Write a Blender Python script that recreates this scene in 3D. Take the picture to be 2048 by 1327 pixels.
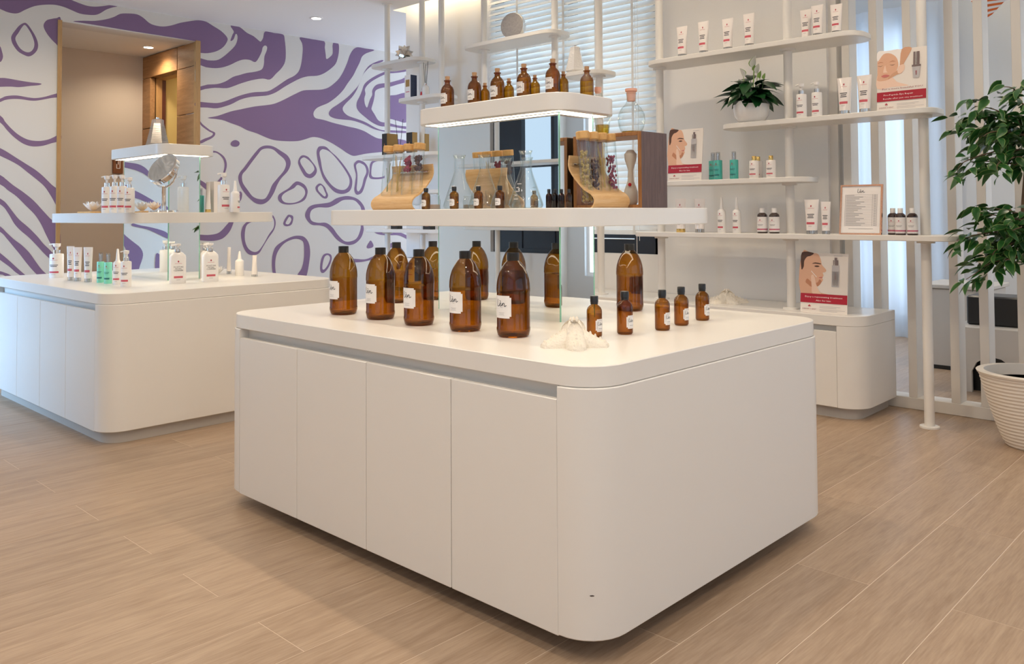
import bpy, bmesh, math, random
from mathutils import Vector, Matrix
random.seed(7)
PI = math.pi
for o in list(bpy.data.objects): bpy.data.objects.remove(o)
SC = bpy.context.scene
COL = SC.collection

# ------------------------------------------------------------------ camera
F, YAW, PITCH, ROLL, CY, HC = 1685.94, 0.76116, 0.0302, -0.00591, 375.3, 1.21644
FWD = Vector((-math.sin(YAW)*math.cos(PITCH), math.cos(YAW)*math.cos(PITCH), math.sin(PITCH)))
R0 = Vector((math.cos(YAW), math.sin(YAW), 0)); U0 = R0.cross(FWD)
RT = R0*math.cos(ROLL)+U0*math.sin(ROLL); UP = -R0*math.sin(ROLL)+U0*math.cos(ROLL)
CAM = Vector((0, 0, HC))
cd = bpy.data.cameras.new('camera'); cam = bpy.data.objects.new('camera', cd); COL.objects.link(cam)
cd.sensor_width = 36; cd.lens = F/2048*36; cd.shift_y = -(663.5-CY)/2048; cd.clip_start = .05; cd.clip_end = 60
m = Matrix((RT, UP, -FWD)).transposed().to_4x4(); m.translation = CAM; cam.matrix_world = m
SC.camera = cam

# ------------------------------------------------------------------ world, daylight, exposure
w = bpy.data.worlds.new('world'); SC.world = w; w.use_nodes = True
w.node_tree.nodes['Background'].inputs[0].default_value = (.62, .80, 1.0, 1)
w.node_tree.nodes['Background'].inputs[1].default_value = 1.0
SC.view_settings.view_transform = 'Standard'; SC.view_settings.look = 'None'
SC.view_settings.exposure = 0.0; SC.view_settings.gamma = 1; SC.view_settings.use_curve_mapping = False
SC.cycles.max_bounces = 10; SC.cycles.transparent_max_bounces = 24; SC.cycles.diffuse_bounces = 5
SC.cycles.glossy_bounces = 6; SC.cycles.sample_clamp_indirect = 6; SC.cycles.caustics_reflective = False
def area(name, loc, size, energy, color, rot):
    l = bpy.data.lights.new(name, 'AREA'); l.shape = 'RECTANGLE'; l.size, l.size_y = size; l.energy = energy; l.color = color
    o = bpy.data.objects.new(name, l); COL.objects.link(o); o.location = loc; o.rotation_euler = rot; return o
DAY = (.60, .80, 1.0)
area('daylight_corner_window', (-7.88, -1.75, 1.6), (.95, 2.5), 118, (.32, .61, 1.0), (PI/2-.5, 0, 0)).data.spread = math.radians(92)   # faces +Y
area('daylight_right_window', (3.05, 1.6, 1.8), (5.0, 2.4), 6, (.90, .95, 1), (PI/2, 0, PI/2))   # faces -X
area('daylight_blind_window', (-4.53, 5.75, 2.05), (1.7, 2.1), 42, DAY, (-PI/2, 0, 0))           # faces -Y
area('daylight_passage_window', (-7.6, 8.7, 1.9), (1.4, 2.4), 115, (.62, .76, 1.0), (-PI/2, 0, 0))
area('daylight_back_room_left', (-4.2, 8.75, 1.7), (3.2, 2.8), 48, (.62, .80, 1), (-PI/2, 0, 0))
area('daylight_back_room_right', (1.2, 8.75, 1.7), (3.0, 2.6), 80, (.72, .86, 1), (-PI/2, 0, 0))
area('rear_ceiling_fill', (-.25, -1.78, 1.5), (3.3, 1.6), 40, (.97, .94, .92), (PI/2+1.12, 0, 0)).data.spread = math.radians(110)   # added fill behind the camera, aimed up to brighten the ceiling
SPOT_E, WARM = 8.6, (1.0, .83, .62)

# ------------------------------------------------------------------ pixel helpers (2048 x 1327 frame)
def ray(x, y): return FWD + RT*((x-1024)/F) - UP*((y-CY)/F)
def atz(x, y, z): d = ray(x, y); return CAM + d*((z-HC)/d.z)
def atx(x, y, X): d = ray(x, y); return CAM + d*(X/d.x)
def aty(x, y, Y): d = ray(x, y); return CAM + d*(Y/d.y)
def ztop(p, x, y):
    d = ray(x, y); t = math.hypot(p[0], p[1])/math.hypot(d.x, d.y); return HC + d.z*t
def ppm(p): return F/((Vector(p)-CAM).dot(FWD))
def stand(x, yb, z, r=0):
    p = atz(x, yb, z); h = Vector((p.x, p.y, 0)).normalized(); return p + h*r

# ------------------------------------------------------------------ materials
MATS = {}
def srgb(r, g, b):
    f = lambda c: (c/255/12.92) if c/255 <= .04045 else ((c/255+.055)/1.055)**2.4
    return (f(r), f(g), f(b))
def mat(name, col, rough=.5, metal=0, emit=0, emitc=None, coat=0, spec=.5, noise=0, nscale=8, bump=0, bscale=60):
    if name in MATS: return MATS[name]
    mt = bpy.data.materials.new(name); mt.use_nodes = True; nt = mt.node_tree; b = nt.nodes['Principled BSDF']
    b.inputs['Base Color'].default_value = (*col, 1); b.inputs['Roughness'].default_value = rough; b.inputs['Metallic'].default_value = metal
    b.inputs['Specular IOR Level'].default_value = spec
    if coat: b.inputs['Coat Weight'].default_value = coat; b.inputs['Coat Roughness'].default_value = .08
    if emit: b.inputs['Emission Color'].default_value = (*(emitc or col), 1); b.inputs['Emission Strength'].default_value = emit
    if noise or bump:
        tc = nt.nodes.new('ShaderNodeTexCoord'); n = nt.nodes.new('ShaderNodeTexNoise'); nt.links.new(tc.outputs['Object'], n.inputs['Vector'])
        n.inputs['Scale'].default_value = nscale; n.inputs['Detail'].default_value = 4
        if noise:
            mx = nt.nodes.new('ShaderNodeMix'); mx.data_type = 'RGBA'
            mx.inputs['A'].default_value = (*[c*(1-noise) for c in col], 1); mx.inputs['B'].default_value = (*[min(1, c*(1+noise)) for c in col], 1)
            nt.links.new(n.outputs['Fac'], mx.inputs['Factor']); nt.links.new(mx.outputs['Result'], b.inputs['Base Color'])
        if bump:
            n2 = nt.nodes.new('ShaderNodeTexNoise'); n2.inputs['Scale'].default_value = bscale; nt.links.new(tc.outputs['Object'], n2.inputs['Vector'])
            bp = nt.nodes.new('ShaderNodeBump'); bp.inputs['Strength'].default_value = bump; bp.inputs['Distance'].default_value = .01
            nt.links.new(n2.outputs['Fac'], bp.inputs['Height']); nt.links.new(bp.outputs['Normal'], b.inputs['Normal'])
    MATS[name] = mt; return mt
def wood(name, c1, c2, axis='Y', scale=3.0, stretch=9, rough=.5, fine=.35):
    if name in MATS: return MATS[name]
    mt = bpy.data.materials.new(name); mt.use_nodes = True; nt = mt.node_tree; b = nt.nodes['Principled BSDF']; N = nt.nodes.new; L = nt.links.new
    tc = N('ShaderNodeTexCoord'); mp = N('ShaderNodeMapping'); s = [scale*stretch]*3; s['XYZ'.index(axis)] = scale
    mp.inputs['Scale'].default_value = s
    oi = N('ShaderNodeObjectInfo'); ad = N('ShaderNodeVectorMath'); ad.operation = 'ADD'
    sc = N('ShaderNodeVectorMath'); sc.operation = 'SCALE'; cb = N('ShaderNodeCombineXYZ')
    for i in range(3): L(oi.outputs['Random'], cb.inputs[i])
    L(cb.outputs[0], sc.inputs[0]); sc.inputs['Scale'].default_value = 17.0
    L(tc.outputs['Object'], ad.inputs[0]); L(sc.outputs[0], ad.inputs[1]); L(ad.outputs[0], mp.inputs['Vector'])
    n1 = N('ShaderNodeTexNoise'); n1.inputs['Scale'].default_value = 1.0; n1.inputs['Detail'].default_value = 6; n1.inputs['Distortion'].default_value = .8
    L(mp.outputs[0], n1.inputs['Vector'])
    n2 = N('ShaderNodeTexNoise'); n2.inputs['Scale'].default_value = 7.0; n2.inputs['Detail'].default_value = 3; L(mp.outputs[0], n2.inputs['Vector'])
    mm = N('ShaderNodeMix'); mm.data_type = 'FLOAT'; mm.inputs['Factor'].default_value = fine; L(n1.outputs['Fac'], mm.inputs['A']); L(n2.outputs['Fac'], mm.inputs['B'])
    cr = N('ShaderNodeValToRGB'); cr.color_ramp.elements[0].position = .33; cr.color_ramp.elements[1].position = .68
    cr.color_ramp.elements[0].color = (*c1, 1); cr.color_ramp.elements[1].color = (*c2, 1); L(mm.outputs['Result'], cr.inputs['Fac'])
    hv = N('ShaderNodeHueSaturation'); mr = N('ShaderNodeMapRange'); mr.inputs['To Min'].default_value = .94; mr.inputs['To Max'].default_value = 1.05
    L(oi.outputs['Random'], mr.inputs['Value']); L(mr.outputs[0], hv.inputs['Value']); L(cr.outputs['Color'], hv.inputs['Color']); L(hv.outputs[0], b.inputs['Base Color'])
    b.inputs['Roughness'].default_value = rough
    bp = N('ShaderNodeBump'); bp.inputs['Strength'].default_value = .06; bp.inputs['Distance'].default_value = .004; L(mm.outputs['Result'], bp.inputs['Height']); L(bp.outputs[0], b.inputs['Normal'])
    MATS[name] = mt; return mt
def glass(name, center, edge, gloss=.04, rough=.02):
    """thin-walled glass: tinted transparency, denser towards grazing angles, with a fresnel gloss"""
    if name in MATS: return MATS[name]
    mt = bpy.data.materials.new(name); mt.use_nodes = True; nt = mt.node_tree; nt.nodes.clear(); N = nt.nodes.new; L = nt.links.new
    out = N('ShaderNodeOutputMaterial'); tr = N('ShaderNodeBsdfTransparent'); gl = N('ShaderNodeBsdfGlossy'); mx = N('ShaderNodeMixShader')
    lw = N('ShaderNodeLayerWeight'); lw.inputs['Blend'].default_value = .35
    cm = N('ShaderNodeMix'); cm.data_type = 'RGBA'; cm.inputs['A'].default_value = (*center, 1); cm.inputs['B'].default_value = (*edge, 1)
    pw = N('ShaderNodeMath'); pw.operation = 'POWER'; pw.inputs[1].default_value = 1.0
    L(lw.outputs['Facing'], pw.inputs[0]); L(pw.outputs[0], cm.inputs['Factor']); L(cm.outputs['Result'], tr.inputs['Color'])
    lf = N('ShaderNodeLayerWeight'); lf.inputs['Blend'].default_value = .5; p5 = N('ShaderNodeMath'); p5.operation = 'POWER'; p5.inputs[1].default_value = 5
    fr = N('ShaderNodeMath'); fr.operation = 'MULTIPLY_ADD'; fr.inputs[1].default_value = .7; fr.inputs[2].default_value = gloss; L(lf.outputs['Facing'], p5.inputs[0]); L(p5.outputs[0], fr.inputs[0])
    gl.inputs['Roughness'].default_value = rough; gl.inputs['Color'].default_value = (.95, .95, .95, 1)
    L(fr.outputs[0], mx.inputs['Fac']); L(tr.outputs[0], mx.inputs[1]); L(gl.outputs[0], mx.inputs[2]); L(mx.outputs[0], out.inputs['Surface'])
    MATS[name] = mt; return mt
def sheer(name, col, transp, tl=.6):
    mt = bpy.data.materials.new(name); mt.use_nodes = True; nt = mt.node_tree; nt.nodes.clear(); N = nt.nodes.new; L = nt.links.new
    out = N('ShaderNodeOutputMaterial'); d = N('ShaderNodeBsdfDiffuse'); t = N('ShaderNodeBsdfTranslucent'); tp = N('ShaderNodeBsdfTransparent'); a = N('ShaderNodeMixShader'); b = N('ShaderNodeMixShader')
    d.inputs[0].default_value = (*col, 1); t.inputs[0].default_value = (*col, 1); a.inputs[0].default_value = tl; b.inputs[0].default_value = transp
    L(d.outputs[0], a.inputs[1]); L(t.outputs[0], a.inputs[2]); L(a.outputs[0], b.inputs[1]); L(tp.outputs[0], b.inputs[2]); L(b.outputs[0], out.inputs[0]); return mt
BLINDM = sheer('blind_slat', (.90, .89, .87), 0.0, .30)
WHITE = mat('white_lacquer', (.80, .775, .735), .32, noise=.015, nscale=3)
SHELF = mat('white_painted_metal', (.80, .77, .725), .4)
WALLM = mat('wall_paint', (.82, .80, .775), .8, bump=.04, bscale=90)
CEILM = mat('ceiling_paint', (.84, .82, .80), .85, bump=.03, bscale=70)
CREAM = mat('mural_ground', (.70, .66, .61), .8, bump=.03, bscale=80)
PURPLE = mat('mural_purple', (.225, .135, .245), .75, bump=.03, bscale=80)
BEIGE = mat('beige_paint', (.66, .575, .485), .8, bump=.03)
TILE = wood('oak_plank_tile', srgb(155, 130, 107), srgb(185, 161, 137), 'Y', 1.6, 14, .42, .45)
GROUT = mat('pale_grout', srgb(214, 196, 176), .8)
PLINTH = mat('grey_plinth', (.50, .47, .43), .5)
MIRROR = mat('mirror_silver', (.90, .93, .92), .01, 1)
GLASSEDGE = mat('green_glass_edge', (.25, .55, .42), .15)
LED = mat('warm_led_strip', (1, .9, .7), .5, 0, 8, (1, .86, .66))
LEDM = mat('warm_led_strip_bright', (1, .9, .7), .5, 0, 10, (1, .84, .62))
LEDC = mat('warm_cove_led', (1, .9, .7), .5, 0, 13, (1, .79, .48))
LAMP = mat('downlight_lens', (1, .95, .85), .5, 0, 30, (1, .88, .70))
CHROME = mat('chrome', (.82, .81, .80), .05, 1)
SILVER = mat('brushed_silver', (.66, .63, .59), .22, 1)
HAMMER = mat('textured_silver', (.40, .37, .35), .5, .35, noise=.3, nscale=60, bump=.5, bscale=160)
GOLD = mat('gold_cap', (.80, .56, .20), .2, 1)
COPPER = mat('copper_frame', (.78, .42, .27), .25, 1)
BLACK = mat('black_plastic', (.012, .012, .013), .3)
DARKFR = mat('dark_window_frame', (.012, .016, .025), .35)
AMBER = glass('amber_glass', (.68, .42, .080), (.21, .085, .008))
AMBERD = glass('dark_amber_glass', (.58, .30, .045), (.17, .058, .005))
REDBR = glass('red_brown_glass', (.16, .03, .02), (.03, .006, .004))
LIQ = glass('amber_liquid', (.92, .82, .54), (.66, .48, .20))
CLEAR = glass('clear_glass', (.98, .985, .983), (.70, .77, .76), .06)
TEALG = glass('teal_glass', (.10, .50, .42), (.04, .30, .25))
MINT = mat('mint_bottle', (.22, .72, .52), .25, coat=.4)
TEAL = mat('teal_bottle', (.06, .42, .36), .2, coat=.5)
YLIQ = glass('yellow_oil', (.78, .62, .12), (.60, .42, .05))
YJ = mat('pale_yellow_print', (.85, .66, .25), .4)
PROD = mat('white_product_plastic', (.88, .85, .82), .28, coat=.25)
PEARL = mat('pearl_product_plastic', (.86, .80, .76), .2, coat=.5)
CAPC = glass('clear_cap', (.86, .87, .88), (.52, .55, .58))
INK = mat('dark_print', (.03, .03, .04), .6)
GREYINK = mat('grey_print', (.35, .33, .33), .6)
PINK = mat('pink_band', (.60, .10, .13), .5)
LOGO = mat('red_logo', (.45, .02, .05), .5)
PAPER = mat('label_paper', (.82, .79, .77), .6)
CORK = mat('cork', (.50, .30, .16), .85, noise=.25, nscale=120)
BAMBOO = wood('bamboo_ply', srgb(206, 160, 104), srgb(232, 196, 146), 'X', 5, 14, .45)
BAMCAP = wood('bamboo_cap', srgb(200, 150, 86), srgb(224, 180, 116), 'Z', 12, 4, .5)
CRATE = wood('stained_oak', srgb(128, 84, 48), srgb(176, 122, 70), 'Z', 6, 12, .5)
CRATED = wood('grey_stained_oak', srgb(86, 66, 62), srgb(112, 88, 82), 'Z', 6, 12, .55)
PANEL = wood('niche_oak', srgb(148, 108, 68), srgb(182, 138, 94), 'X', 3, 10, .45)
OAKEDGE = wood('oak_lining', srgb(168, 128, 78), srgb(192, 150, 98), 'Z', 3, 10, .45)
SHELL = mat('white_starfish', (.86, .79, .68), .75, noise=.06, nscale=40, bump=.5, bscale=120)
CANDLE = mat('white_lotus', (.92, .90, .88), .45)
LEAFM = mat('ficus_leaf', (.018, .095, .018), .35, noise=.35, nscale=4)
LEAFE = mat('ficus_leaf_margin', (.17, .27, .07), .4)
ANTH = mat('anthurium_leaf', (.008, .055, .014), .28, noise=.3, nscale=6)
SPATHE = mat('white_spathe', (.86, .84, .74), .4)
SPATHEG = mat('green_spathe', (.30, .46, .12), .4)
BARK = mat('bark', (.16, .10, .06), .85)
SOIL = mat('soil', (.03, .022, .018), .9)
POTW = mat('white_ceramic_pot', (.84, .82, .80), .12, coat=.5)
POTR = mat('ribbed_pot', (.74, .68, .61), .6)
RED = mat('red_tassel', (.60, .01, .02), .5)
SKIN1 = mat('print_skin', srgb(226, 178, 148), .5); SKIN2 = mat('print_skin_shade', srgb(196, 134, 100), .5); SKIN3 = mat('print_skin_light', srgb(240, 206, 184), .5)
HAIRP = mat('print_hair', srgb(84, 54, 40), .5); PBG = mat('print_paper', srgb(234, 226, 218), .45); PBAND = mat('print_red_band', srgb(170, 18, 44), .45)
PGREY = mat('print_grey', srgb(188, 184, 186), .45); PWH = mat('print_white', srgb(246, 240, 236), .45); PMET = mat('print_metal', srgb(120, 104, 104), .45)
ORANGE = mat('orange_print', srgb(226, 110, 40), .5)
NAVY = mat('navy_box', (.018, .025, .065), .45); GOLDBOX = mat('gold_card', srgb(176, 140, 82), .45, .3); BLACKBOX = mat('charcoal_card', (.022, .020, .018), .45)

# ------------------------------------------------------------------ mesh builder
class MB:
    def __init__(s): s.v = []; s.f = []; s.mi = []; s.ms = []
    def m(s, mt):
        if mt not in s.ms: s.ms.append(mt)
        return s.ms.index(mt)
    def add(s, v, f, mt):
        k = len(s.v); i = s.m(mt); s.v += [tuple(p) for p in v]
        for q in f: s.f.append([a+k for a in q]); s.mi.append(i)
        return s
    def box(s, a, b, mt, bev=0):
        if bev:
            return s.prism(rrect(a[0], b[0], a[1], b[1], bev, 1), a[2], b[2], mt, bev)
        x0, y0, z0 = a; x1, y1, z1 = b
        return s.add([(x0,y0,z0),(x1,y0,z0),(x1,y1,z0),(x0,y1,z0),(x0,y0,z1),(x1,y0,z1),(x1,y1,z1),(x0,y1,z1)],
                     [(0,3,2,1),(4,5,6,7),(0,1,5,4),(1,2,6,5),(2,3,7,6),(3,0,4,7)], mt)
    def prism(s, ol, z0, z1, mt, bev=0):
        n = len(ol)
        def inset(d):
            r = []
            for i in range(n):
                p, c, q = ol[i-1], ol[i], ol[(i+1) % n]
                e1 = Vector((c[0]-p[0], c[1]-p[1])); e2 = Vector((q[0]-c[0], q[1]-c[1]))
                e1 = e1.normalized() if e1.length else e2.normalized(); e2 = e2.normalized() if e2.length else e1
                nn = Vector((-e1.y-e2.y, e1.x+e2.x)); nn = nn/max(nn.length_squared*.5, .3)
                r.append((c[0]+nn.x*d, c[1]+nn.y*d))
            return r
        rings = [(inset(bev), z0), (ol, z0+bev), (ol, z1-bev), (inset(bev), z1)] if bev else [(ol, z0), (ol, z1)]
        v = [(x, y, z) for r, z in rings for x, y in r]; f = []
        for k in range(len(rings)-1):
            for i in range(n):
                j = (i+1) % n; f.append((k*n+i, k*n+j, (k+1)*n+j, (k+1)*n+i))
        f.append(tuple(range(n-1, -1, -1))); f.append(tuple((len(rings)-1)*n+i for i in range(n)))
        return s.add(v, f, mt)
    def lathe(s, prof, mt, seg=24, c=(0, 0, 0), sx=1, sy=1, caps=True):
        v = []; f = []; n = len(prof)
        for r, z in prof:
            for i in range(seg):
                a = 2*PI*i/seg; v.append((c[0]+r*sx*math.cos(a), c[1]+r*sy*math.sin(a), c[2]+z))
        for k in range(n-1):
            for i in range(seg):
                j = (i+1) % seg; f.append((k*seg+i, k*seg+j, (k+1)*seg+j, (k+1)*seg+i))
        if caps and prof[0][0] > 1e-6: f.append(tuple(range(seg-1, -1, -1)))
        if caps and prof[-1][0] > 1e-6: f.append(tuple((n-1)*seg+i for i in range(seg)))
        return s.add(v, f, mt)
    def tube(s, pts, r, mt, seg=8):
        pts = [Vector(p) for p in pts]; n = len(pts); rr = r if isinstance(r, (list, tuple)) else [r]*n; v = []; f = []
        for k, p in enumerate(pts):
            t = (pts[min(k+1, n-1)]-pts[max(k-1, 0)]).normalized(); a = t.orthogonal().normalized() if abs(t.z) < .9 else t.cross(Vector((0, 1, 0))).normalized(); b = t.cross(a)
            for i in range(seg):
                an = 2*PI*i/seg; v.append(p+a*(rr[k]*math.cos(an))+b*(rr[k]*math.sin(an)))
        for k in range(n-1):
            for i in range(seg):
                j = (i+1) % seg; f.append((k*seg+i, k*seg+j, (k+1)*seg+j, (k+1)*seg+i))
        f.append(tuple(range(seg-1, -1, -1))); f.append(tuple((n-1)*seg+i for i in range(seg)))
        return s.add(v, f, mt)
    def build(s, name, parent=None, smooth=True, loc=None, rz=0, ang=38):
        me = bpy.data.meshes.new(name); me.from_pydata(s.v, [], s.f)
        for mt in s.ms: me.materials.append(mt)
        me.polygons.foreach_set('material_index', s.mi)
        if smooth:
            me.polygons.foreach_set('use_smooth', [True]*len(me.polygons)); me.set_sharp_from_angle(angle=math.radians(ang))
        me.update(); o = bpy.data.objects.new(name, me); COL.objects.link(o)
        if parent: o.parent = parent
        if loc is not None: o.location = loc
        o.rotation_euler.z = rz
        return o
def rrect(x0, x1, y0, y1, r, n=6):
    p = []
    for cx, cy, a0 in ((x1-r, y1-r, 0), (x0+r, y1-r, 90), (x0+r, y0+r, 180), (x1-r, y0+r, 270)):
        for i in range(n+1):
            a = math.radians(a0+90*i/n); p.append((cx+r*math.cos(a), cy+r*math.sin(a)))
    return p
def smooth_closed(p, k=4):
    n = len(p); o = []
    for i in range(n):
        a, b, c, d = [Vector(p[(i+j) % n]) for j in (-1, 0, 1, 2)]
        for q in range(k):
            t = q/k; o.append(tuple(.5*((2*b)+(c-a)*t+(2*a-5*b+4*c-d)*t*t+(-a+3*b-3*c+d)*t*t*t)))
    return o
def smooth_open(p, k=5):
    n = len(p); o = []
    for i in range(n-1):
        a, b, c, d = [Vector(p[min(max(i+j, 0), n-1)]) for j in (-1, 0, 1, 2)]
        for q in range(k):
            t = q/k; o.append(.5*((2*b)+(c-a)*t+(2*a-5*b+4*c-d)*t*t+(-a+3*b-3*c+d)*t*t*t))
    o.append(Vector(p[-1])); return o
def ribbon2d(pts, wd, k=5):
    pts = smooth_open(pts, k); v = []; n = len(pts)
    for i, p in enumerate(pts):
        t = (pts[min(i+1, n-1)]-pts[max(i-1, 0)]); t = t.normalized() if t.length else Vector((1, 0)); nn = Vector((-t.y, t.x))*wd/2
        v += [p+nn, p-nn]
    return v, [(2*i, 2*i+1, 2*i+3, 2*i+2) for i in range(n-1)]
_tx = {}
def text2d(s, size):
    """font outlines as 2d triangles, centred in x, baseline at 0"""
    if s not in _tx:
        c = bpy.data.curves.new('t', 'FONT'); c.body = s; c.resolution_u = 1; c.align_x = 'CENTER'; o = bpy.data.objects.new('t', c); COL.objects.link(o)
        bpy.context.view_layer.update()
        me = bpy.data.meshes.new_from_object(o.evaluated_get(bpy.context.evaluated_depsgraph_get()))
        _tx[s] = ([(v.co.x, v.co.y) for v in me.vertices], [tuple(q.vertices) for q in me.polygons])
        bpy.data.objects.remove(o); bpy.data.curves.remove(c); bpy.data.meshes.remove(me)
    v, f = _tx[s]; return [(x*size, y*size) for x, y in v], f
# mappers: 2d print coordinates (u right, v up) to 3d, front side towards -Y
def flat(y, x0=0, z0=0, off=0): return lambda u, v: (x0+u, y-off, z0+v)
def wrap(r, z0=0, off=.0004, sy=1): return lambda u, v: ((r+off)*math.sin(u/r), -(r+off)*sy*math.cos(u/r), z0+v)
def put(mb, v2, f, mp, mt): return mb.add([mp(p[0], p[1]) for p in v2], f, mt)
def rect2(mb, u0, u1, v0, v1, mp, mt, n=1):
    v = []; f = []
    for i in range(n+1):
        u = u0+(u1-u0)*i/n; v += [(u, v0), (u, v1)]
    return put(mb, v, [(2*i, 2*i+2, 2*i+3, 2*i+1) for i in range(n)], mp, mt)
def poly2(mb, pts, mp, mt, k=0):
    p = smooth_closed(pts, k) if k else pts
    a = sum(p[i-1][0]*p[i][1]-p[i][0]*p[i-1][1] for i in range(len(p)))
    if a < 0: p = p[::-1]
    return put(mb, p, [tuple(range(len(p)))], mp, mt)
LEN = [[(.06, .98), (.02, .6), (0, .2), (.03, .06), (.16, .05), (.25, .14)], [(.25, .16), (.40, .30), (.44, .46), (.36, .50), (.30, .30), (.36, .08), (.48, .10), (.58, .28)],
       [(.31, .80), (.44, .66)], [(.60, .48), (.61, .28), (.60, .06)], [(.60, .08), (.67, .38), (.75, .48), (.81, .38), (.80, .14), (.86, .05), (1.0, .20)]]
def script_len(mb, cx, cy, wd, mp, mt=None, ht=None):
    ht = ht or wd*.62
    for st in LEN:
        v, f = ribbon2d([(cx-wd/2+a*wd, cy-ht/2+b*ht) for a, b in st], wd*.055, 5); put(mb, v, f, mp, mt or INK)
def thing(name, label, cat, loc=(0, 0, 0), rz=0, group=None):
    o = bpy.data.objects.new(name, None); COL.objects.link(o); o.location = loc; o.rotation_euler.z = rz; o.empty_display_size = .05
    return tag(o, label, cat, group)
def tag(o, label, cat, group=None):
    o['label'] = label; o['category'] = cat
    if group: o['group'] = group
    return o
def struct(o): o['kind'] = 'structure'; return o
def copyobj(o, parent=None):
    c = o.copy(); COL.objects.link(c); c.parent = parent; return c

# ================================================================== THE ROOM
XM, ZC, YB = -8.43, 3.26, 5.44          # mural wall, ceiling, back wall
XR, YF, YBR = 3.0, -1.57, 8.6           # right wall, front wall, back-room wall
# floor: grout bed with plank tiles as parts
fl = struct(MB().box((-10.6, -1.8, -.06), (3.2, 8.8, -.0006), GROUT).build('floor', smooth=False))
TW, TL, GX0 = .2475, 1.4925, -.835
pm = MB().prism(rrect(.0012, TW-.0012, .0012, TL-.0012, .0006, 1), -.02, 0, TILE, .0004)
proto = pm.build('plank', fl, smooth=False); first = True; far = MB()
for i in range(-39, 17):
    x = GX0+i*TW; y0 = 1.324-4*TL if (i % 2 == 0) else 1.324-4.5*TL
    for j in range(0, 12):
        y = y0+j*TL
        if y+TL < YF or y > YBR-.1 or x < XM-1.4 or x > XR: continue
        if (x < XM and not (1.0 < y < 5)): continue
        near = (y < 5.45 and x < .4 and y+TL > -.6 and x > XM-.2)
        if near:
            o = proto if first else copyobj(proto, fl); first = False; o.location = (x, y, 0)
        else: far.add([(x+a, y+b, c) for a, b, c in pm.v], pm.f, TILE)
o = far.build('distant_planks', fl, smooth=False); o['kind'] = 'stuff'
# ceiling with cove pocket along the back wall
struct(MB().box((XM-1.6, -1.8, ZC), (-6.66, 8.8, ZC+.12), CEILM).build('ceiling', smooth=False))
struct(MB().box((-6.66, -1.8, ZC), (3.2, 5.27, ZC+.12), CEILM).build('ceiling.001', smooth=False))
struct(MB().box((-6.66, 5.27, ZC+.36), (3.2, 8.8, ZC+.46), CEILM).build('ceiling.002', smooth=False))
struct(MB().box((-2.3, 5.62, ZC), (3.2, 8.0, ZC+.1), CEILM).build('ceiling.003', smooth=False))
tag(MB().box((-6.62, 5.272, ZC+.05), (-2.32, 5.284, ZC+.085), LEDC).build('cove_light_strip', smooth=False), 'warm hidden light strip in the ceiling cove above the back wall', 'light strip')
tag(MB().box((-2.2, 7.99, ZC+.12), (1.0, 8.002, ZC+.15), LEDC).build('cove_light_strip', smooth=False), 'warm light strip in the ceiling cove behind the slatted screen', 'light strip')
# mural wall with niche opening
NY0, NY1, NZ = 2.753, 4.087, 3.03
wl = MB(); T = .03
for a, b in (((XM-.25, -1.8, 0), (XM, NY0, ZC)), ((XM-.25, NY1, 0), (XM, 8.8, ZC)), ((XM-.25, NY0, NZ), (XM, NY1, ZC))): wl.box(a, b, CREAM)
wall_left = struct(wl.build('wall_left', smooth=False))
# niche behind the opening
XN = -9.752
struct(MB().box((XN-.1, 1.2, 0), (XN, 5.0, ZC), BEIGE).build('wall_niche_back', smooth=False))
struct(MB().box((XN, NY0-.3, NZ+.01), (XM-.25, NY1+.6, ZC), CEILM).build('ceiling.004', smooth=False))
struct(MB().box((XN, NY0-.4, 0), (XM-.25, NY0-.3, ZC), BEIGE).build('wall_niche_left', smooth=False))
# oak panelled side of the niche with a door opening
DX0, DX1, DZ = -9.545, -8.872, 2.785
wn = struct(MB().box((XN, NY1+.04, DZ+.0), (XM-.02, NY1+.10, NZ), OAKEDGE).build('wall_niche_right', smooth=False))
for x0, x1, z0, z1 in ((XN, DX0, 0, 1.15), (XN, DX0, 1.16, 2.2), (XN, DX0, 2.21, DZ-.005), (DX1, XM-.03, 0, .9), (DX1, XM-.03, .908, 1.69), (DX1, XM-.03, 1.698, 2.28), (DX1, XM-.03, 2.288, DZ-.006),
                       (XN, DX1, DZ, NZ), (DX1+.008, XM-.03, DZ, NZ)):
    MB().box((x0+.003, NY1-.014, z0), (x1-.003, NY1+.045, z1), PANEL, .002).build('wood_panel', wn)
MB().box((XN, NY1+.05, 0), (DX0, NY1+.1, DZ), OAKEDGE).build('backing', wn, False); MB().box((DX1, NY1+.05, 0), (XM-.03, NY1+.1, DZ), OAKEDGE).build('backing', wn, False)
YELLOW = mat('ochre_paint', srgb(214, 190, 124), .8)
struct(MB().box((DX0-.14, NY1+.10, 0), (DX0-.03, NY1+1.3, ZC), YELLOW).box((DX0-.03, NY1+1.25, 0), (XM-.26, NY1+1.3, ZC), YELLOW).build('wall_inner_room', smooth=False))
struct(MB().box((DX0-.03, NY1+.10, 0), (DX0+.004, NY1+.165, DZ-.01), mat('dark_red_door', srgb(92, 44, 30), .4)).build('door_1', smooth=False))
struct(MB().box((DX0-.001, NY1+.05, DZ-.02), (DX1+.001, NY1+.16, DZ), OAKEDGE).box((DX0-.02, NY1+.05, 0), (DX0+.008, NY1+.12, DZ), OAKEDGE).box((DX1-.008, NY1+.05, 0), (DX1+.02, NY1+.12, DZ), OAKEDGE).build('trim_1', smooth=False))
struct(MB().box((XM-.28, NY0-.02, 0), (XM+.012, NY0+.016, NZ+.01), OAKEDGE).build('trim_2', smooth=False))
struct(MB().box((XM-.032, NY1-.020, 0), (XM+.012, NY1+.03, NZ+.01), OAKEDGE).build('trim_3', smooth=False))
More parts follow.
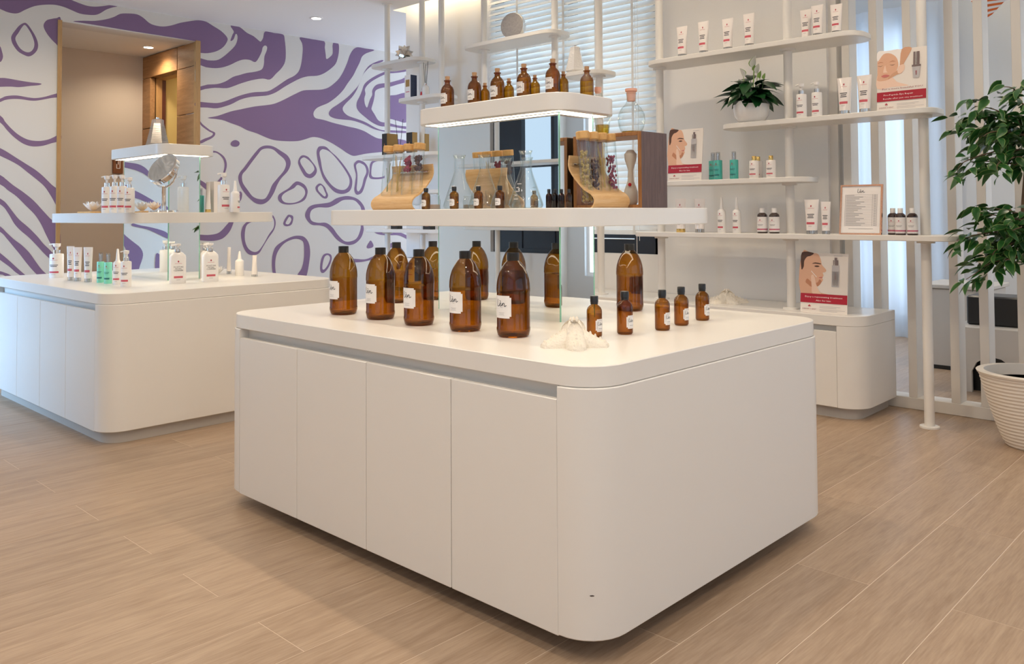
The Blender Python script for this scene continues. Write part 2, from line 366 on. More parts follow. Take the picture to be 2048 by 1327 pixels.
area('niche_room_lamp', (DX0+.5, NY1+.5, 3.1), (.4, .4), 26, WARM, (0, 0, 0))
# sign in the niche
sg = thing('restroom_sign', 'small brown restroom sign with white outline symbol on the beige niche wall', 'sign')
p0 = atx(227, 303, XN+.03); p1 = atx(246, 347, XN+.03)
MB().box((XN, p0.y, p1.z), (XN+.03, p1.y, p0.z), mat('brown_sign', srgb(134, 84, 52), .5), .003).build('plate', sg)
s = MB(); mp = lambda u, v: (XN+.032, u, v); cy_ = (p0.y+p1.y)/2; cz_ = p1.z+.10; k = .036
for st in ([(-1, 1.2), (-.5, 1.2), (-.5, -1.2), (.5, -1.2), (.5, 1.2)], [(-.5, 1.2), (-.5, .2)], [(0, 1.2), (0, 0)], [(.5, 1.2), (1, 1.2)]):
    for a, b in zip(st[:-1], st[1:]):
        v, f = ribbon2d([(cy_+a[0]*k, cz_+a[1]*k), (cy_+b[0]*k, cz_+b[1]*k)], .008, 1); put(s, v, f, mp, PWH)
s.build('symbol', sg, False)

# ---- mural: painted shapes traced on the wall plane
MR = MB(); ML = [0]
def mur(pts, tr=(1, 0, 0), mt=PURPLE, k=4, lv=1):
    q = [atx(tr[1]+x/tr[0], tr[2]+y/tr[0], XM) for x, y in pts]; ML[0] += 1
    off = XM+.0006*lv+.00002*ML[0]; z = [min(p.z, ZC-.001) for p in q]
    poly2(MR, [(p.y, zz) for p, zz in zip(q, z)], lambda u, v: (off, u, v), mt, k)
A = (3.904, 0, 0); B = (3.904, 0, 280); C = (4.424, 480, 0); D = (3.902, 480, 280)
mur([(-300,-60),(0,70),(60,95),(110,105),(150,100),(200,75),(270,48),(350,37),(430,38),(500,55),(560,80),(620,105),(680,115),(740,117),(780,105),(830,75),(880,58),(915,50),(860,40),(800,48),(740,52),(680,45),(620,25),(570,5),(500,-30),(300,-90),(0,-160)], A)
mur([(190,178),(215,190),(245,230),(280,290),(297,345),(290,390),(260,425),(225,440),(190,430),(140,400),(100,345),(87,300),(95,270),(120,235),(150,200)], A)
mur([(195,195),(170,215),(145,255),(120,295),(130,335),(160,380),(200,405),(235,405),(260,380),(268,340),(255,290),(230,240)], A, CREAM, 4, 2)
mur([(475,150),(440,142),(400,148),(365,158),(343,185),(342,215),(365,260),(400,305),(440,345),(475,372)], A)
mur([(-40,330),(0,360),(15,400),(23,440),(15,470),(0,485),(-40,500)], A)
mur([(-200,615),(0,608),(60,612),(150,628),(240,642),(300,648),(325,655),(300,665),(240,670),(150,680),(80,676),(0,678),(-200,690)], A)
mur([(-200,850),(0,770),(50,750),(130,745),(220,760),(280,765),(350,755),(420,735),(472,725),(472,755),(400,765),(300,783),(240,785),(170,775),(110,772),(50,778),(0,797),(-200,890)], A)
mur([(-200,760),(0,900),(40,950),(90,1005),(150,1055),(220,1090),(300,1100),(370,1090),(420,1070),(472,1045),(472,1095),(400,1118),(330,1138),(250,1142),(180,1120),(110,1070),(50,1010),(0,955),(-200,800)], A)
mur([(-250,-60),(0,62),(60,95),(130,140),(210,190),(280,235),(340,285),(400,345),(465,410),(465,545),(400,440),(350,365),(290,310),(220,255),(150,200),(80,160),(0,122),(-250,0)], B)
mur([(-250,130),(0,272),(40,300),(100,350),(180,405),(260,470),(330,545),(390,610),(465,690),(465,900),(410,835),(360,740),(320,655),(270,580),(200,510),(130,440),(60,390),(0,345),(-250,220)], B)
mur([(-200,330),(0,455),(50,495),(100,560),(150,620),(220,680),(290,750),(340,810),(400,868),(440,920),(440,975),(397,935),(340,880),(280,815),(220,755),(160,705),(110,650),(60,565),(0,500),(-200,390)], B)
mur([(-200,520),(0,672),(50,720),(110,775),(170,820),(230,880),(280,950),(330,1015),(400,1080),(440,1150),(380,1150),(290,1052),(250,1010),(200,950),(150,885),(100,825),(50,765),(0,715),(-200,590)], B)
mur([(-150,760),(0,880),(60,930),(120,985),(170,1030),(250,1100),(280,1150),(230,1130),(165,1062),(120,1030),(70,985),(0,935),(-150,820)], B)
mur([(-100,1000),(0,1022),(40,1035),(75,1050),(140,1090),(100,1100),(30,1055),(0,1048),(-100,1030)], B)
mur([(570,167),(650,162),(740,163),(830,150),(890,132),(940,108),(1000,105),(1070,112),(1120,140),(1160,175),(1200,195),(1270,207),(1340,198),(1400,180),(1470,167),(1550,158),(1610,170),(1660,200),(1730,245),(1775,295),(1770,330),(1740,370),(1690,400),(1620,415),(1560,412),(1530,405),(1530,330),(1500,318),(1300,285),(1000,238),(700,188)], A, k=3)
mur([(461,50.5),(479,53),(493.6,65.5),(507,72.3),(518.4,81.8),(521.8,82.7),(526.3,75.7),(530.2,63),(548,66),(565.9,69),(569.3,79),(571.5,101.7),(570.4,122),(563.6,135.6),(552.3,147),(539.9,158.9),(525,157),(502.6,160.5),(480,167.3),(468.8,171.6),(453.4,176.2),(430,175.5),(410,178),(392,180.5),(392,150),(392,117),(415,120.4),(433,120.4),(445.7,114),(461,101),(471,89.7),(475,76.8),(473.9,69),(470.8,68.6),(467.5,78),(462.3,82),(461,80),(465,69),(467.5,62.8)], k=3)
mur([(392,131),(412,134.5),(430,136.3),(445.7,134.5),(461,129.4),(474,123),(487,119),(499.5,119.9),(509.7,124.2),(516,118),(523,104),(525.2,95),(529.7,90.9),(534,93.8),(533,101.7),(528.6,113),(527.5,128.8),(523,139),(509.4,143.5),(493.6,145.8),(480,149.6),(466,153.7),(451,162.6),(435,167.8),(415,169),(392,171)], mt=CREAM, k=3, lv=2)
mur([(530,330),(640,347),(745,364),(750,420),(758,480),(765,522),(800,500),(820,470),(822,382),(870,384),(875,450),(865,510),(845,565),(800,610),(740,650),(680,670),(600,675),(530,695),(460,730),(390,770),(320,815),(250,842),(180,850),(90,858),(0,882),(-84,924),(-200,957),(-290,951),(-390,944),(-390,901),(-290,907),(-200,911),(-128,894),(-50,863),(0,845),(60,828),(130,815),(240,808),(300,780),(360,740),(420,700),(480,670),(520,630),(540,570),(550,500),(555,430),(548,380)], C, k=3)
mur([(1040,418),(1110,430),(1190,443),(1120,470),(1080,500),(1060,550),(1030,610),(1000,670),(950,740),(910,800),(850,860),(780,910),(720,935),(680,955),(655,985),(650,1015),(670,1045),(740,1060),(820,1085),(900,1105),(960,1120),(1030,1135),(1100,1160),(1160,1195),(1210,1220),(1256,1228),(1320,1225),(1460,1240),(1520,1300),(1400,1330),(1240,1345),(1120,1358),(1050,1372),(1000,1378),(950,1355),(900,1320),(820,1270),(760,1240),(700,1218),(640,1212),(580,1230),(510,1247),(400,1248),(300,1238),(230,1215),(150,1180),(60,1150),(0,1118),(-84,1088),(-165,1059),(-287,1043),(-200,1025),(-84,986),(0,968),(60,955),(140,940),(230,930),(300,918),(370,890),(430,860),(500,825),(560,800),(640,795),(720,792),(780,775),(830,740),(880,690),(920,620),(950,550),(970,490),(1000,440)], C, k=3)
mur([(1260,530),(1210,545),(1150,575),(1110,620),(1080,680),(1050,750),(1010,800),(950,860),(870,920),(810,960),(785,1000),(800,1030),(850,1050),(920,1058),(990,1065),(1060,1085),(1120,1110),(1180,1140),(1256,1160),(1340,1172),(1480,1176),(1480,1160),(1340,1152),(1256,1150),(1190,1125),(1120,1085),(1060,1060),(1000,1040),(950,1020),(915,985),(910,950),(940,910),(990,860),(1030,800),(1060,730),(1090,660),(1130,610),(1180,575),(1260,545)], C, k=3)
mur([(1480,595),(1380,610),(1310,622),(1265,640),(1210,665),(1150,700),(1100,745),(1080,800),(1060,850),(1035,900),(1032,950),(1055,990),(1100,1030),(1150,1070),(1200,1100),(1256,1118),(1320,1116),(1400,1130),(1480,1142),(1480,1120),(1400,1110),(1310,1085),(1256,1080),(1220,1060),(1190,1010),(1165,970),(1165,950),(1180,900),(1190,850),(1195,810),(1215,790),(1265,775),(1310,772),(1400,745),(1480,720),(1480,675),(1430,700),(1380,715),(1310,733),(1265,737),(1220,745),(1190,765),(1170,800),(1170,840),(1150,880),(1130,940),(1120,950),(1105,920),(1100,870),(1110,830),(1105,790),(1130,750),(1180,710),(1265,665),(1310,650),(1380,645),(1480,628)], C, k=3)
mur([(1300,865),(1380,840),(1480,822),(1520,900),(1520,1000),(1470,1082),(1400,1070),(1350,1055),(1300,1032)], C)
def ring(o, i, tr=D): mur(o, tr); mur(i, tr, CREAM, 4, 2)
ring([(205,42),(260,50),(320,85),(370,120),(393,160),(392,200),(370,245),(320,300),(290,350),(265,410),(230,465),(190,495),(150,500),(110,485),(60,440),(20,390),(-5,340),(-14,290),(0,250),(30,215),(70,160),(120,95),(160,55)],
     [(215,65),(170,75),(140,110),(90,175),(50,230),(20,265),(15,300),(25,340),(60,390),(100,440),(150,460),(195,455),(225,410),(250,350),(290,300),(340,240),(358,190),(345,150),(300,110),(260,75)])
ring([(490,118),(530,130),(560,165),(590,205),(600,240),(585,275),(550,297),(510,285),(485,250),(460,200),(453,170),(465,135)], [(495,135),(470,155),(475,185),(500,225),(520,255),(545,265),(570,245),(580,225),(570,195),(545,165),(520,145)])
ring([(625,48),(670,52),(710,90),(760,135),(810,195),(850,255),(875,310),(870,370),(845,405),(795,420),(740,405),(690,355),(650,300),(625,230),(605,150),(598,90),(608,60)], [(635,75),(620,100),(630,160),(645,240),(675,300),(720,355),(770,385),(820,385),(850,350),(852,300),(825,245),(780,180),(730,120),(690,85),(655,72)])
ring([(920,157),(965,170),(995,205),(1005,250),(985,310),(965,380),(945,415),(910,425),(892,390),(900,320),(905,270),(892,220),(890,185)], [(925,178),(905,200),(915,260),(915,320),(910,380),(925,400),(950,360),(965,300),(985,250),(975,205),(950,185)])
ring([(1120,148),(1040,160),(1015,190),(1012,240),(1008,285),(1040,305),(1130,295),(1170,240),(1160,170)], [(1110,162),(1050,172),(1030,200),(1025,270),(1050,290),(1120,282),(1150,240),(1140,180)])
ring([(450,322),(500,345),(525,385),(525,420),(505,465),(460,490),(390,503),(330,495),(298,465),(300,430),(330,405),(380,375),(420,335)], [(450,350),(420,375),(370,400),(335,425),(325,455),(350,485),(410,490),(460,475),(495,445),(508,410),(495,375)])
ring([(625,338),(660,365),(675,400),(687,430),(675,455),(645,450),(615,420),(592,390),(592,360)], [(628,352),(608,370),(612,395),(640,425),(660,440),(670,425),(658,395),(645,365)])
ring([(850,437),(910,455),(950,490),(975,540),(968,600),(962,660),(965,700),(945,760),(900,805),(850,818),(800,805),(750,770),(710,720),(670,680),(620,665),(560,660),(520,620),(508,580),(530,530),(570,505),(640,495),(700,485),(750,455),(800,440)], [(850,465),(800,470),(750,500),(690,525),(610,525),(560,545),(545,590),(560,630),(610,645),(670,645),(720,680),(760,735),(810,785),(860,790),(910,765),(938,700),(942,650),(945,540),(920,495),(890,470)])
ring([(380,582),(410,590),(415,615),(400,660),(360,672),(338,655),(345,625),(365,595)], [(385,598),(368,620),(355,650),(380,655),(400,620)])
ring([(195,600),(230,577),(260,590),(278,640),(265,700),(220,765),(180,830),(150,880),(110,897),(60,885),(25,830),(8,750),(12,700),(30,660),(80,620),(140,610)], [(235,592),(200,615),(120,630),(60,655),(40,700),(38,780),(60,840),(100,870),(140,865),(180,815),(225,735),(262,680),(262,620)])
mur([(450,745),(500,755),(535,800),(547,870),(540,950),(520,1055),(480,1150),(400,1160),(445,1055),(480,1000),(497,930),(500,850),(490,790),(440,770),(380,785),(330,820),(290,880),(275,950),(280,1040),(310,1150),(280,1150),(255,1040),(248,960),(255,890),(280,830),(340,785),(400,755)], D)
ring([(680,883),(710,895),(715,930),(695,985),(660,1030),(635,1033),(625,1000),(632,935),(650,895)], [(685,897),(660,910),(645,960),(643,1005),(660,1005),(685,970),(702,920)])
mur([(860,925),(970,930),(1030,910),(1080,885),(1130,850),(1150,870),(1110,900),(1060,920),(1000,940),(930,952),(860,950)], D)
mur([(1020,783),(1040,815),(1035,835),(1000,845),(988,832),(1005,800)], D)
mur([(1140,722),(1190,712),(1240,718),(1290,737),(1340,770),(1340,800),(1284,762),(1230,742),(1170,742),(1110,740),(1060,727),(1035,700),(1065,695),(1105,715)], D)
mur([(1130,845),(1165,810),(1210,798),(1245,815),(1265,860),(1270,920),(1250,1000),(1220,1000),(1238,920),(1230,860),(1200,835),(1165,845),(1130,875)], D)
ring([(1542,932),(1580,968),(1640,1015),(1678,1035),(1670,1065),(1620,1095),(1542,1112)], [(1538,948),(1575,985),(1630,1025),(1660,1040),(1650,1060),(1600,1080),(1538,1092)], A)
mur([(1800,1120),(1815,1100),(1840,1093),(1865,1105),(1870,1125),(1855,1142),(1830,1145),(1808,1137)], A)
mur([(1560,75),(1655,82),(1700,92),(1750,130),(1770,180),(1765,230),(1740,290),(1710,345),(1680,345),(1730,280),(1750,220),(1750,170),(1730,130),(1690,100),(1655,97),(1560,90)], B)
mur([(1538,298),(1540,300),(1595,330),(1640,370),(1640,410),(1595,375),(1560,345),(1538,335)], B)
mur([(1538,733),(1540,735),(1620,740),(1690,730),(1730,705),(1770,660),(1800,630),(1825,630),(1800,700),(1760,750),(1720,775),(1650,787),(1540,780),(1538,778)], B)
mur([(1850,480),(1880,470),(1890,420),(1875,400),(1862,420)], B)
def mur2(pts, Ym=2.405):
    q = [atx(x/3.904, 280+y/3.904, XM) for x, y in pts]; ML[0] += 1; off = XM+.0006+.00002*ML[0]
    poly2(MR, [(2*Ym-p.y, p.z) for p in q], lambda u, v: (off, u, v), PURPLE, 4)
for pl in ([(930,170),(1060,180),(1130,200),(1180,240),(1190,290),(1140,260),(1080,235),(1000,215),(930,205)], [(1000,350),(1060,385),(1130,420),(1200,460),(1245,485),(1330,520),(1330,560),(1245,520),(1190,495),(1120,465),(1060,445),(1000,410)],
           [(920,600),(965,695),(1000,740),(1060,790),(1120,840),(1140,900),(1110,1000),(1090,1100),(1060,1100),(1030,920),(990,820),(950,760),(900,640)], [(1060,650),(1120,665),(1200,680),(1305,710),(1340,740),(1340,770),(1240,725),(1170,695),(1060,670)], [(1240,890),(1275,910),(1265,1050),(1235,1040)]): mur2(pl)
MR.build('painted_pattern', wall_left, False)

# back wall with window
WX0, WX1, WZ0, WZ1 = -5.43, -3.64, .893, 3.30
wb = MB()
for a, b in (((-6.66, YB, 0), (WX0, YB+.16, 3.62)), ((WX1, YB, 0), (-2.31, YB+.16, 3.62)), ((WX0, YB, 0), (WX1, YB+.16, WZ0)), ((WX0, YB, WZ1), (WX1, YB+.16, 3.62))): wb.box(a, b, WALLM)
struct(wb.build('wall_back', smooth=False))
wi = struct(MB().box((WX0, YB+.05, WZ0), (WX1, YB+.11, WZ0+.15), DARKFR).box((WX0, YB+.05, WZ1-.06), (WX1, YB+.11, WZ1), DARKFR).box((WX0, YB+.05, WZ0), (WX0+.06, YB+.11, WZ1), DARKFR).box((WX1-.06, YB+.05, WZ0), (WX1, YB+.11, WZ1), DARKFR).box((-4.56, YB+.05, WZ0), (-4.50, YB+.11, WZ1), DARKFR).build('window_1', smooth=False))
MB().box((WX0+.04, YB+.075, WZ0+.14), (WX1-.04, YB+.08, WZ1-.04), CLEAR).build('window_pane', wi, False)
MB().tube([(WX0+.1, YB+.045, WZ0+.115), (WX1-.25, YB+.045, WZ0+.115)], .006, CHROME).build('window_handle_bar', wi)
# venetian blind
bl = thing('venetian_blind', 'white slatted venetian blind lowered over the back wall window', 'blind')
sl = MB(); hw, th = .032, .0028
ca, sa = math.cos(math.radians(60)), math.sin(math.radians(60))
sv = [(-hw*ca, -hw*sa), (hw*ca, hw*sa)]
x0, x1 = WX0+.015, WX1+.025; n_ = (-sa*th/2, ca*th/2)
pr_ = [(sv[0][0]+n_[0], sv[0][1]+n_[1]), (sv[0][0]-n_[0], sv[0][1]-n_[1]), (sv[1][0]-n_[0], sv[1][1]-n_[1]), (sv[1][0]+n_[0], sv[1][1]+n_[1])]
sl.add([(x, a, b) for x in (x0, x1) for a, b in pr_], [(0, 1, 2, 3), (7, 6, 5, 4), (0, 4, 5, 1), (1, 5, 6, 2), (2, 6, 7, 3), (3, 7, 4, 0)], BLINDM)
sp = None; z = 1.115
while z < WZ1+.02:
    if sp is None: sp = sl.build('slat', bl, False); o = sp
    else: o = copyobj(sp, bl)
    o.location = (0, YB-.035, z); z += .0505
MB().box((x0, YB-.062, 1.045), (x1, YB-.010, 1.085), BLINDM, .004).build('bottom_rail', bl)
MB().box((x0, YB-.07, WZ1+.03), (x1, YB-.004, WZ1+.09), BLINDM, .004).build('head_rail', bl)
for x in (-5.05, -4.52, -4.18, -3.82): MB().box((x-.011, YB-.064, 1.05), (x+.011, YB-.0625, WZ1+.04), BLINDM).build('ladder_tape', bl, False)
for x in (-3.79, -3.765): MB().tube([(x, YB-.07, WZ1), (x, YB-.07, .70 if x < -3.78 else 1.0)], .0022, PROD, 6).build('pull_cord', bl)

# slatted screen
sc_ = thing('slatted_screen', 'white vertical slatted room divider standing behind the potted tree', 'screen', (-1.8, 5.47, 0))
SLX = [-2.316, -2.223, -2.047, -1.842, -1.601, -1.441, -1.243, -1.06, -.87]
SCRM = mat('screen_paint', (.74, .70, .645), .5)
for i, x in enumerate(SLX): MB().box((x+1.8, 0, .072), (x+1.8+(.05 if i else .06), .125, ZC), SCRM, .002).build('slat', sc_)
MB().box((-.516, -.002, 0), (1.02, .127, .072), SCRM, .003).build('bottom_rail', sc_)

# front, right, back-room walls with windows (they light the place and show in the mirrors)
def wallwin(name, axis, pos, lo, hi, wins, th, mt=WALLM):
    mb = MB(); cur = lo
    def bx(a, b, z0, z1):
        if b-a < 1e-4: return
        if axis == 'Y': mb.box((a, min(pos, pos+th), z0), (b, max(pos, pos+th), z1), mt)
        else: mb.box((min(pos, pos+th), a, z0), (max(pos, pos+th), b, z1), mt)
    for a, b, z0, z1 in wins: bx(cur, a, 0, 3.62); bx(a, b, 0, z0); bx(a, b, z1, 3.62); cur = b
    bx(cur, hi, 0, 3.62); return struct(mb.build(name, smooth=False))
wallwin('wall_front', 'Y', YF, XM-1.6, 3.2, [(-8.36, -7.41, .35, 2.85), (-6.52, -4.4, .8, 2.9), (-2.0, 1.5, .8, 2.9)], -.16)
def frame(name, axis, pos, a, b, z0, z1, mull, trans, mt=DARKFR, wd=.045):
    mb = MB()
    def bx(u0, u1, v0, v1):
        if axis == 'Y': mb.box((u0, pos-.03, v0), (u1, pos+.03, v1), mt)
        else: mb.box((pos-.03, u0, v0), (pos+.03, u1, v1), mt)
    bx(a, a+wd, z0, z1); bx(b-wd, b, z0, z1); bx(a+wd, b-wd, z0, z0+wd); bx(a+wd, b-wd, z1-wd, z1)
    for mm_ in mull: bx(mm_-wd/2, mm_+wd/2, z0+wd, z1-wd)
    for tt in trans:
        xs = [a+wd]+[q for mm_ in mull for q in (mm_-wd/2, mm_+wd/2)]+[b-wd]
        for u0, u1 in zip(xs[::2], xs[1::2]): bx(u0, u1, tt-wd/2, tt+wd/2)
    return struct(mb.build(name, smooth=False))
frame('window_2', 'Y', YF-.08, -8.36, -7.41, .35, 2.85, [], [])
w3 = frame('window_3', 'Y', YF-.08, -6.52, -4.4, .8, 2.9, [-6.12, -5.66, -5.1], [1.72])
MB().box((-6.52, YF-.10, .8), (-6.12, YF-.06, 2.9), DARKFR).box((-6.12, YF-.10, .8), (-4.4, YF-.06, 1.12), DARKFR).build('dark_panel', w3, False)
frame('window_4', 'Y', YF-.08, -2.0, 1.5, .8, 2.9, [-.8, .4], [1.72])
wallwin('wall_right', 'X', XR, YF-.16, 8.8, [(-.9, 4.1, .5, 2.9)], .16)
frame('window_5', 'X', XR+.08, -.9, 4.1, .5, 2.9, [.3, 1.6, 2.9], [1.8], PROD)
wallwin('wall_back_room', 'Y', YBR, XM-.3, 3.2, [(-8.3, -6.9, .7, 3.0), (-5.8, -2.62, .1, 3.1), (-.3, 2.7, .4, 3.0)], .16, mat('pale_blue_paint', (.66, .68, .70), .8))
frame('window_6', 'Y', YBR+.08, -5.8, -2.62, .1, 3.1, [-4.9, -3.95, -3.3], [], DARKFR, .09)
frame('window_7', 'Y', YBR+.08, -.3, 2.7, .4, 3.0, [.7, 1.7], [1.2, 2.1], PROD)
frame('window_8', 'Y', YBR+.08, -8.3, -6.9, .7, 3.0, [-7.6], [], DARKFR)
def curtain(label, x0, x1, y, z0, z1, seed):
    rn = random.Random(seed); n = int((x1-x0)/.018); v = []; f = []; ph = 0
    for i in range(n+1):
        ph += .45+.25*rn.random(); x = x0+(x1-x0)*i/n; a = .035*math.sin(ph)+.01*math.sin(ph*.37)
        v += [(x, y+a*1.15, z0), (x, y+a, (z0+z1)/2), (x, y+a*.6, z1)]
    for i in range(n): f += [(3*i, 3*i+3, 3*i+4, 3*i+1), (3*i+1, 3*i+4, 3*i+5, 3*i+2)]
    return tag(MB().add(v, f, SHEER).build('sheer_curtain', ang=80), label, 'curtain')
SHEER = sheer('sheer_curtain', (.82, .86, .92), .06)
curtain('long pale sheer curtain behind the left part of the slatted screen', -4.6, -3.42, YBR-.12, .002, 3.2, 1)
curtain('long pale sheer curtain behind the middle of the slatted screen', -3.34, -2.42, YBR-.10, .002, 3.2, 2)
curtain('pale sheer curtain of the bright window reflected in the side mirror', .1, 2.4, YBR-.12, .002, 3.2, 3)
# pedicure bench behind the screen
pb = thing('pedicure_bench', 'low white bench with dark arched opening seen through the slatted screen', 'bench', (-1.75, 6.25, 0))
ar = MB(); W_ = .62
BEN = mat('white_bench', (.62, .58, .53), .5)
def arch(x): return [(x-.13, 0), (x-.13, .14), (x-.10, .20), (x-.05, .235), (x, .245), (x+.05, .235), (x+.10, .20), (x+.13, .14), (x+.13, 0)]
ol = [(-.08, 0), (-.08, .43), (.95, .43), (.95, 0)] + [p for p in arch(.55)[::-1]] + [p for p in arch(.18)[::-1]]
ar.add([(x, yy, z) for yy in (0, .03) for x, z in ol], [tuple(range(len(ol))), tuple(range(2*len(ol)-1, len(ol)-1, -1))]+[(i, i+len(ol), (i+1) % len(ol)+len(ol), (i+1) % len(ol)) for i in range(len(ol))], BEN)
ar.build('front_panel', pb, False); MB().box((-.08, .03, .40), (.95, W_, .43), BEN).box((-.08, W_, 0), (.95, W_+.03, .43), BEN).box((-.08, .03, 0), (-.05, W_, .40), BEN).build('seat_shell', pb, False)
MB().box((-.04, .08, .0), (.94, W_-.02, .38), BLACK).build('recess_shade_block', pb, False)  # solid black block stands in for the shade inside the arches
bs = thing('equipment_box', 'dark equipment with white cables resting on the white bench behind the screen', 'equipment', (-1.75, 6.42, .43))
MB().box((-.02, 0, 0), (.32, .28, .20), BLACK, .01).build('case', bs); MB().box((.42, .02, 0), (.80, .28, .26), BLACK, .01).build('case', bs)
MB().tube([(.50, -.03, .05), (.50, -.03, .2), (.52, -.02, .27)], .008, PROD).build('cable', bs); MB().tube([(.66, -.03, .1), (.66, -.03, .26)], .008, PROD).build('cable', bs)
MB().lathe([(.022, 0), (.03, .004), (.022, .008), (.022, 0)], PROD, 16, (0, 0, 0)).build('ring', bs, loc=(.58, -.02, .15)).rotation_euler.x = PI/2
dsk = thing('reception_desk', 'white desk with sloping paper and dark foliage seen behind the round pole', 'desk', (-2.02, 7.0, 0))
MB().box((-.22, 0, 0), (.24, .5, .62), BEN, .01).build('body', dsk); MB().box((-.24, -.03, .62), (.26, .53, .65), BEN, .005).build('worktop', dsk)
MB().box((-.22, -.004, 0), (.24, 0, .03), BLACK).build('kick', dsk, False)
# hanging pennant
pn = MB(); ps = [(1918, -30), (1972, 42), (2040, -30)]; q = [aty(x, y, 6.9) for x, y in ps]
pn.add([(p.x, p.y+dy, p.z) for dy in (0, .004) for p in q], [(0, 1, 2), (5, 4, 3), (0, 3, 4, 1), (1, 4, 5, 2), (2, 5, 3, 0)], PWH)
for i in range(7):
    a, b = i/7+.02, i/7+.09
    P0, P1, P2 = [Vector((p.x, p.y-.001, p.z)) for p in (q[0], q[2], q[1])]
    pn.add([P0.lerp(P2, a), P0.lerp(P2, b), P1.lerp(P2, max(0, b-.13)), P1.lerp(P2, max(0, a-.13))], [(0, 1, 2, 3)], ORANGE)
tag(pn.build('pennant', smooth=False), 'white hanging pennant with orange stripes behind the screen', 'pennant')
# shelf seen in the front mirror
ms = thing('pole_shelf', 'white pole shelf at the window behind the camera, reflected in the mirror', 'shelf', (-5.9, -1.15, 0))
for x in (-.1, 1.0): MB().lathe([(.027, 0), (.027, ZC)], SHELF, 14, (x, 0, 0)).build('pole', ms)
for x0_, x1_, z in ((-.6, 1.4, 1.72), (-.5, 1.6, 1.08)): MB().prism(rrect(x0_, x1_, -.15, .15, .1), z-.03, z, SHELF, .003).build('shelf', ms)

# downlights
dm = MB().lathe([(.048, -.0015), (.060, -.004), (.068, -.001), (.068, .0045)], PROD, 24, caps=False)
def downlight(x, y, z, e, label, grp=None, ang=152):
    t = thing('downlight', label, 'ceiling light', (x, y, z-.0045), 0, grp)
    dm.build('trim_ring', t); MB().lathe([(0, -.001), (.048, -.001), (.048, .002)], LAMP, 24).build('lens', t, False)
    l = bpy.data.lights.new('downlight_lamp', 'SPOT'); l.energy = e*4; l.color = WARM; l.spot_size = math.radians(ang); l.spot_blend = .7; l.shadow_soft_size = .045
    o = bpy.data.objects.new('downlight_lamp', l); COL.objects.link(o); o.parent = t; o.location = (0, 0, -.02)
downlight(-7.49, 4.92, ZC, SPOT_E*.5, 'recessed ceiling downlight in front of the purple mural wall')
downlight(-9.12, 3.87, NZ+.01, 8.5, 'recessed downlight glowing in the beige niche ceiling', ang=150)
for x in (-5.2, -3.7, -2.2, -.7, .8):
    for y in (-.5, 1.05, 2.57):
        if x < -5 and y < 2: continue
        downlight(x, y, ZC, SPOT_E, 'recessed ceiling downlight in the grid above the display islands', 'ceiling downlights above the islands')
for y in (1.9, 3.2): downlight(-7.3, y, ZC, SPOT_E*1.1, 'added ceiling downlight out of view, brightening the mural wall', 'added ceiling downlights brightening the mural')  # unseen lamps added to lift the mural's brightness
for x, y in ((-3.2, 7.0), (-1.2, 7.0), (.8, 7.0)): downlight(x, y, ZC, SPOT_E*1.2, 'added ceiling downlight brightening the room behind the slatted screen', 'added ceiling downlights behind the screen')  # lamps added to brighten the view through the slats
for x in (-6.0, -4.4, -3.0, -1.6, -.2):
    if x < -5: continue
    downlight(x, 4.35, ZC, SPOT_E*.8, 'recessed ceiling downlight in the row before the back wall shelves', 'ceiling downlights before the shelves')

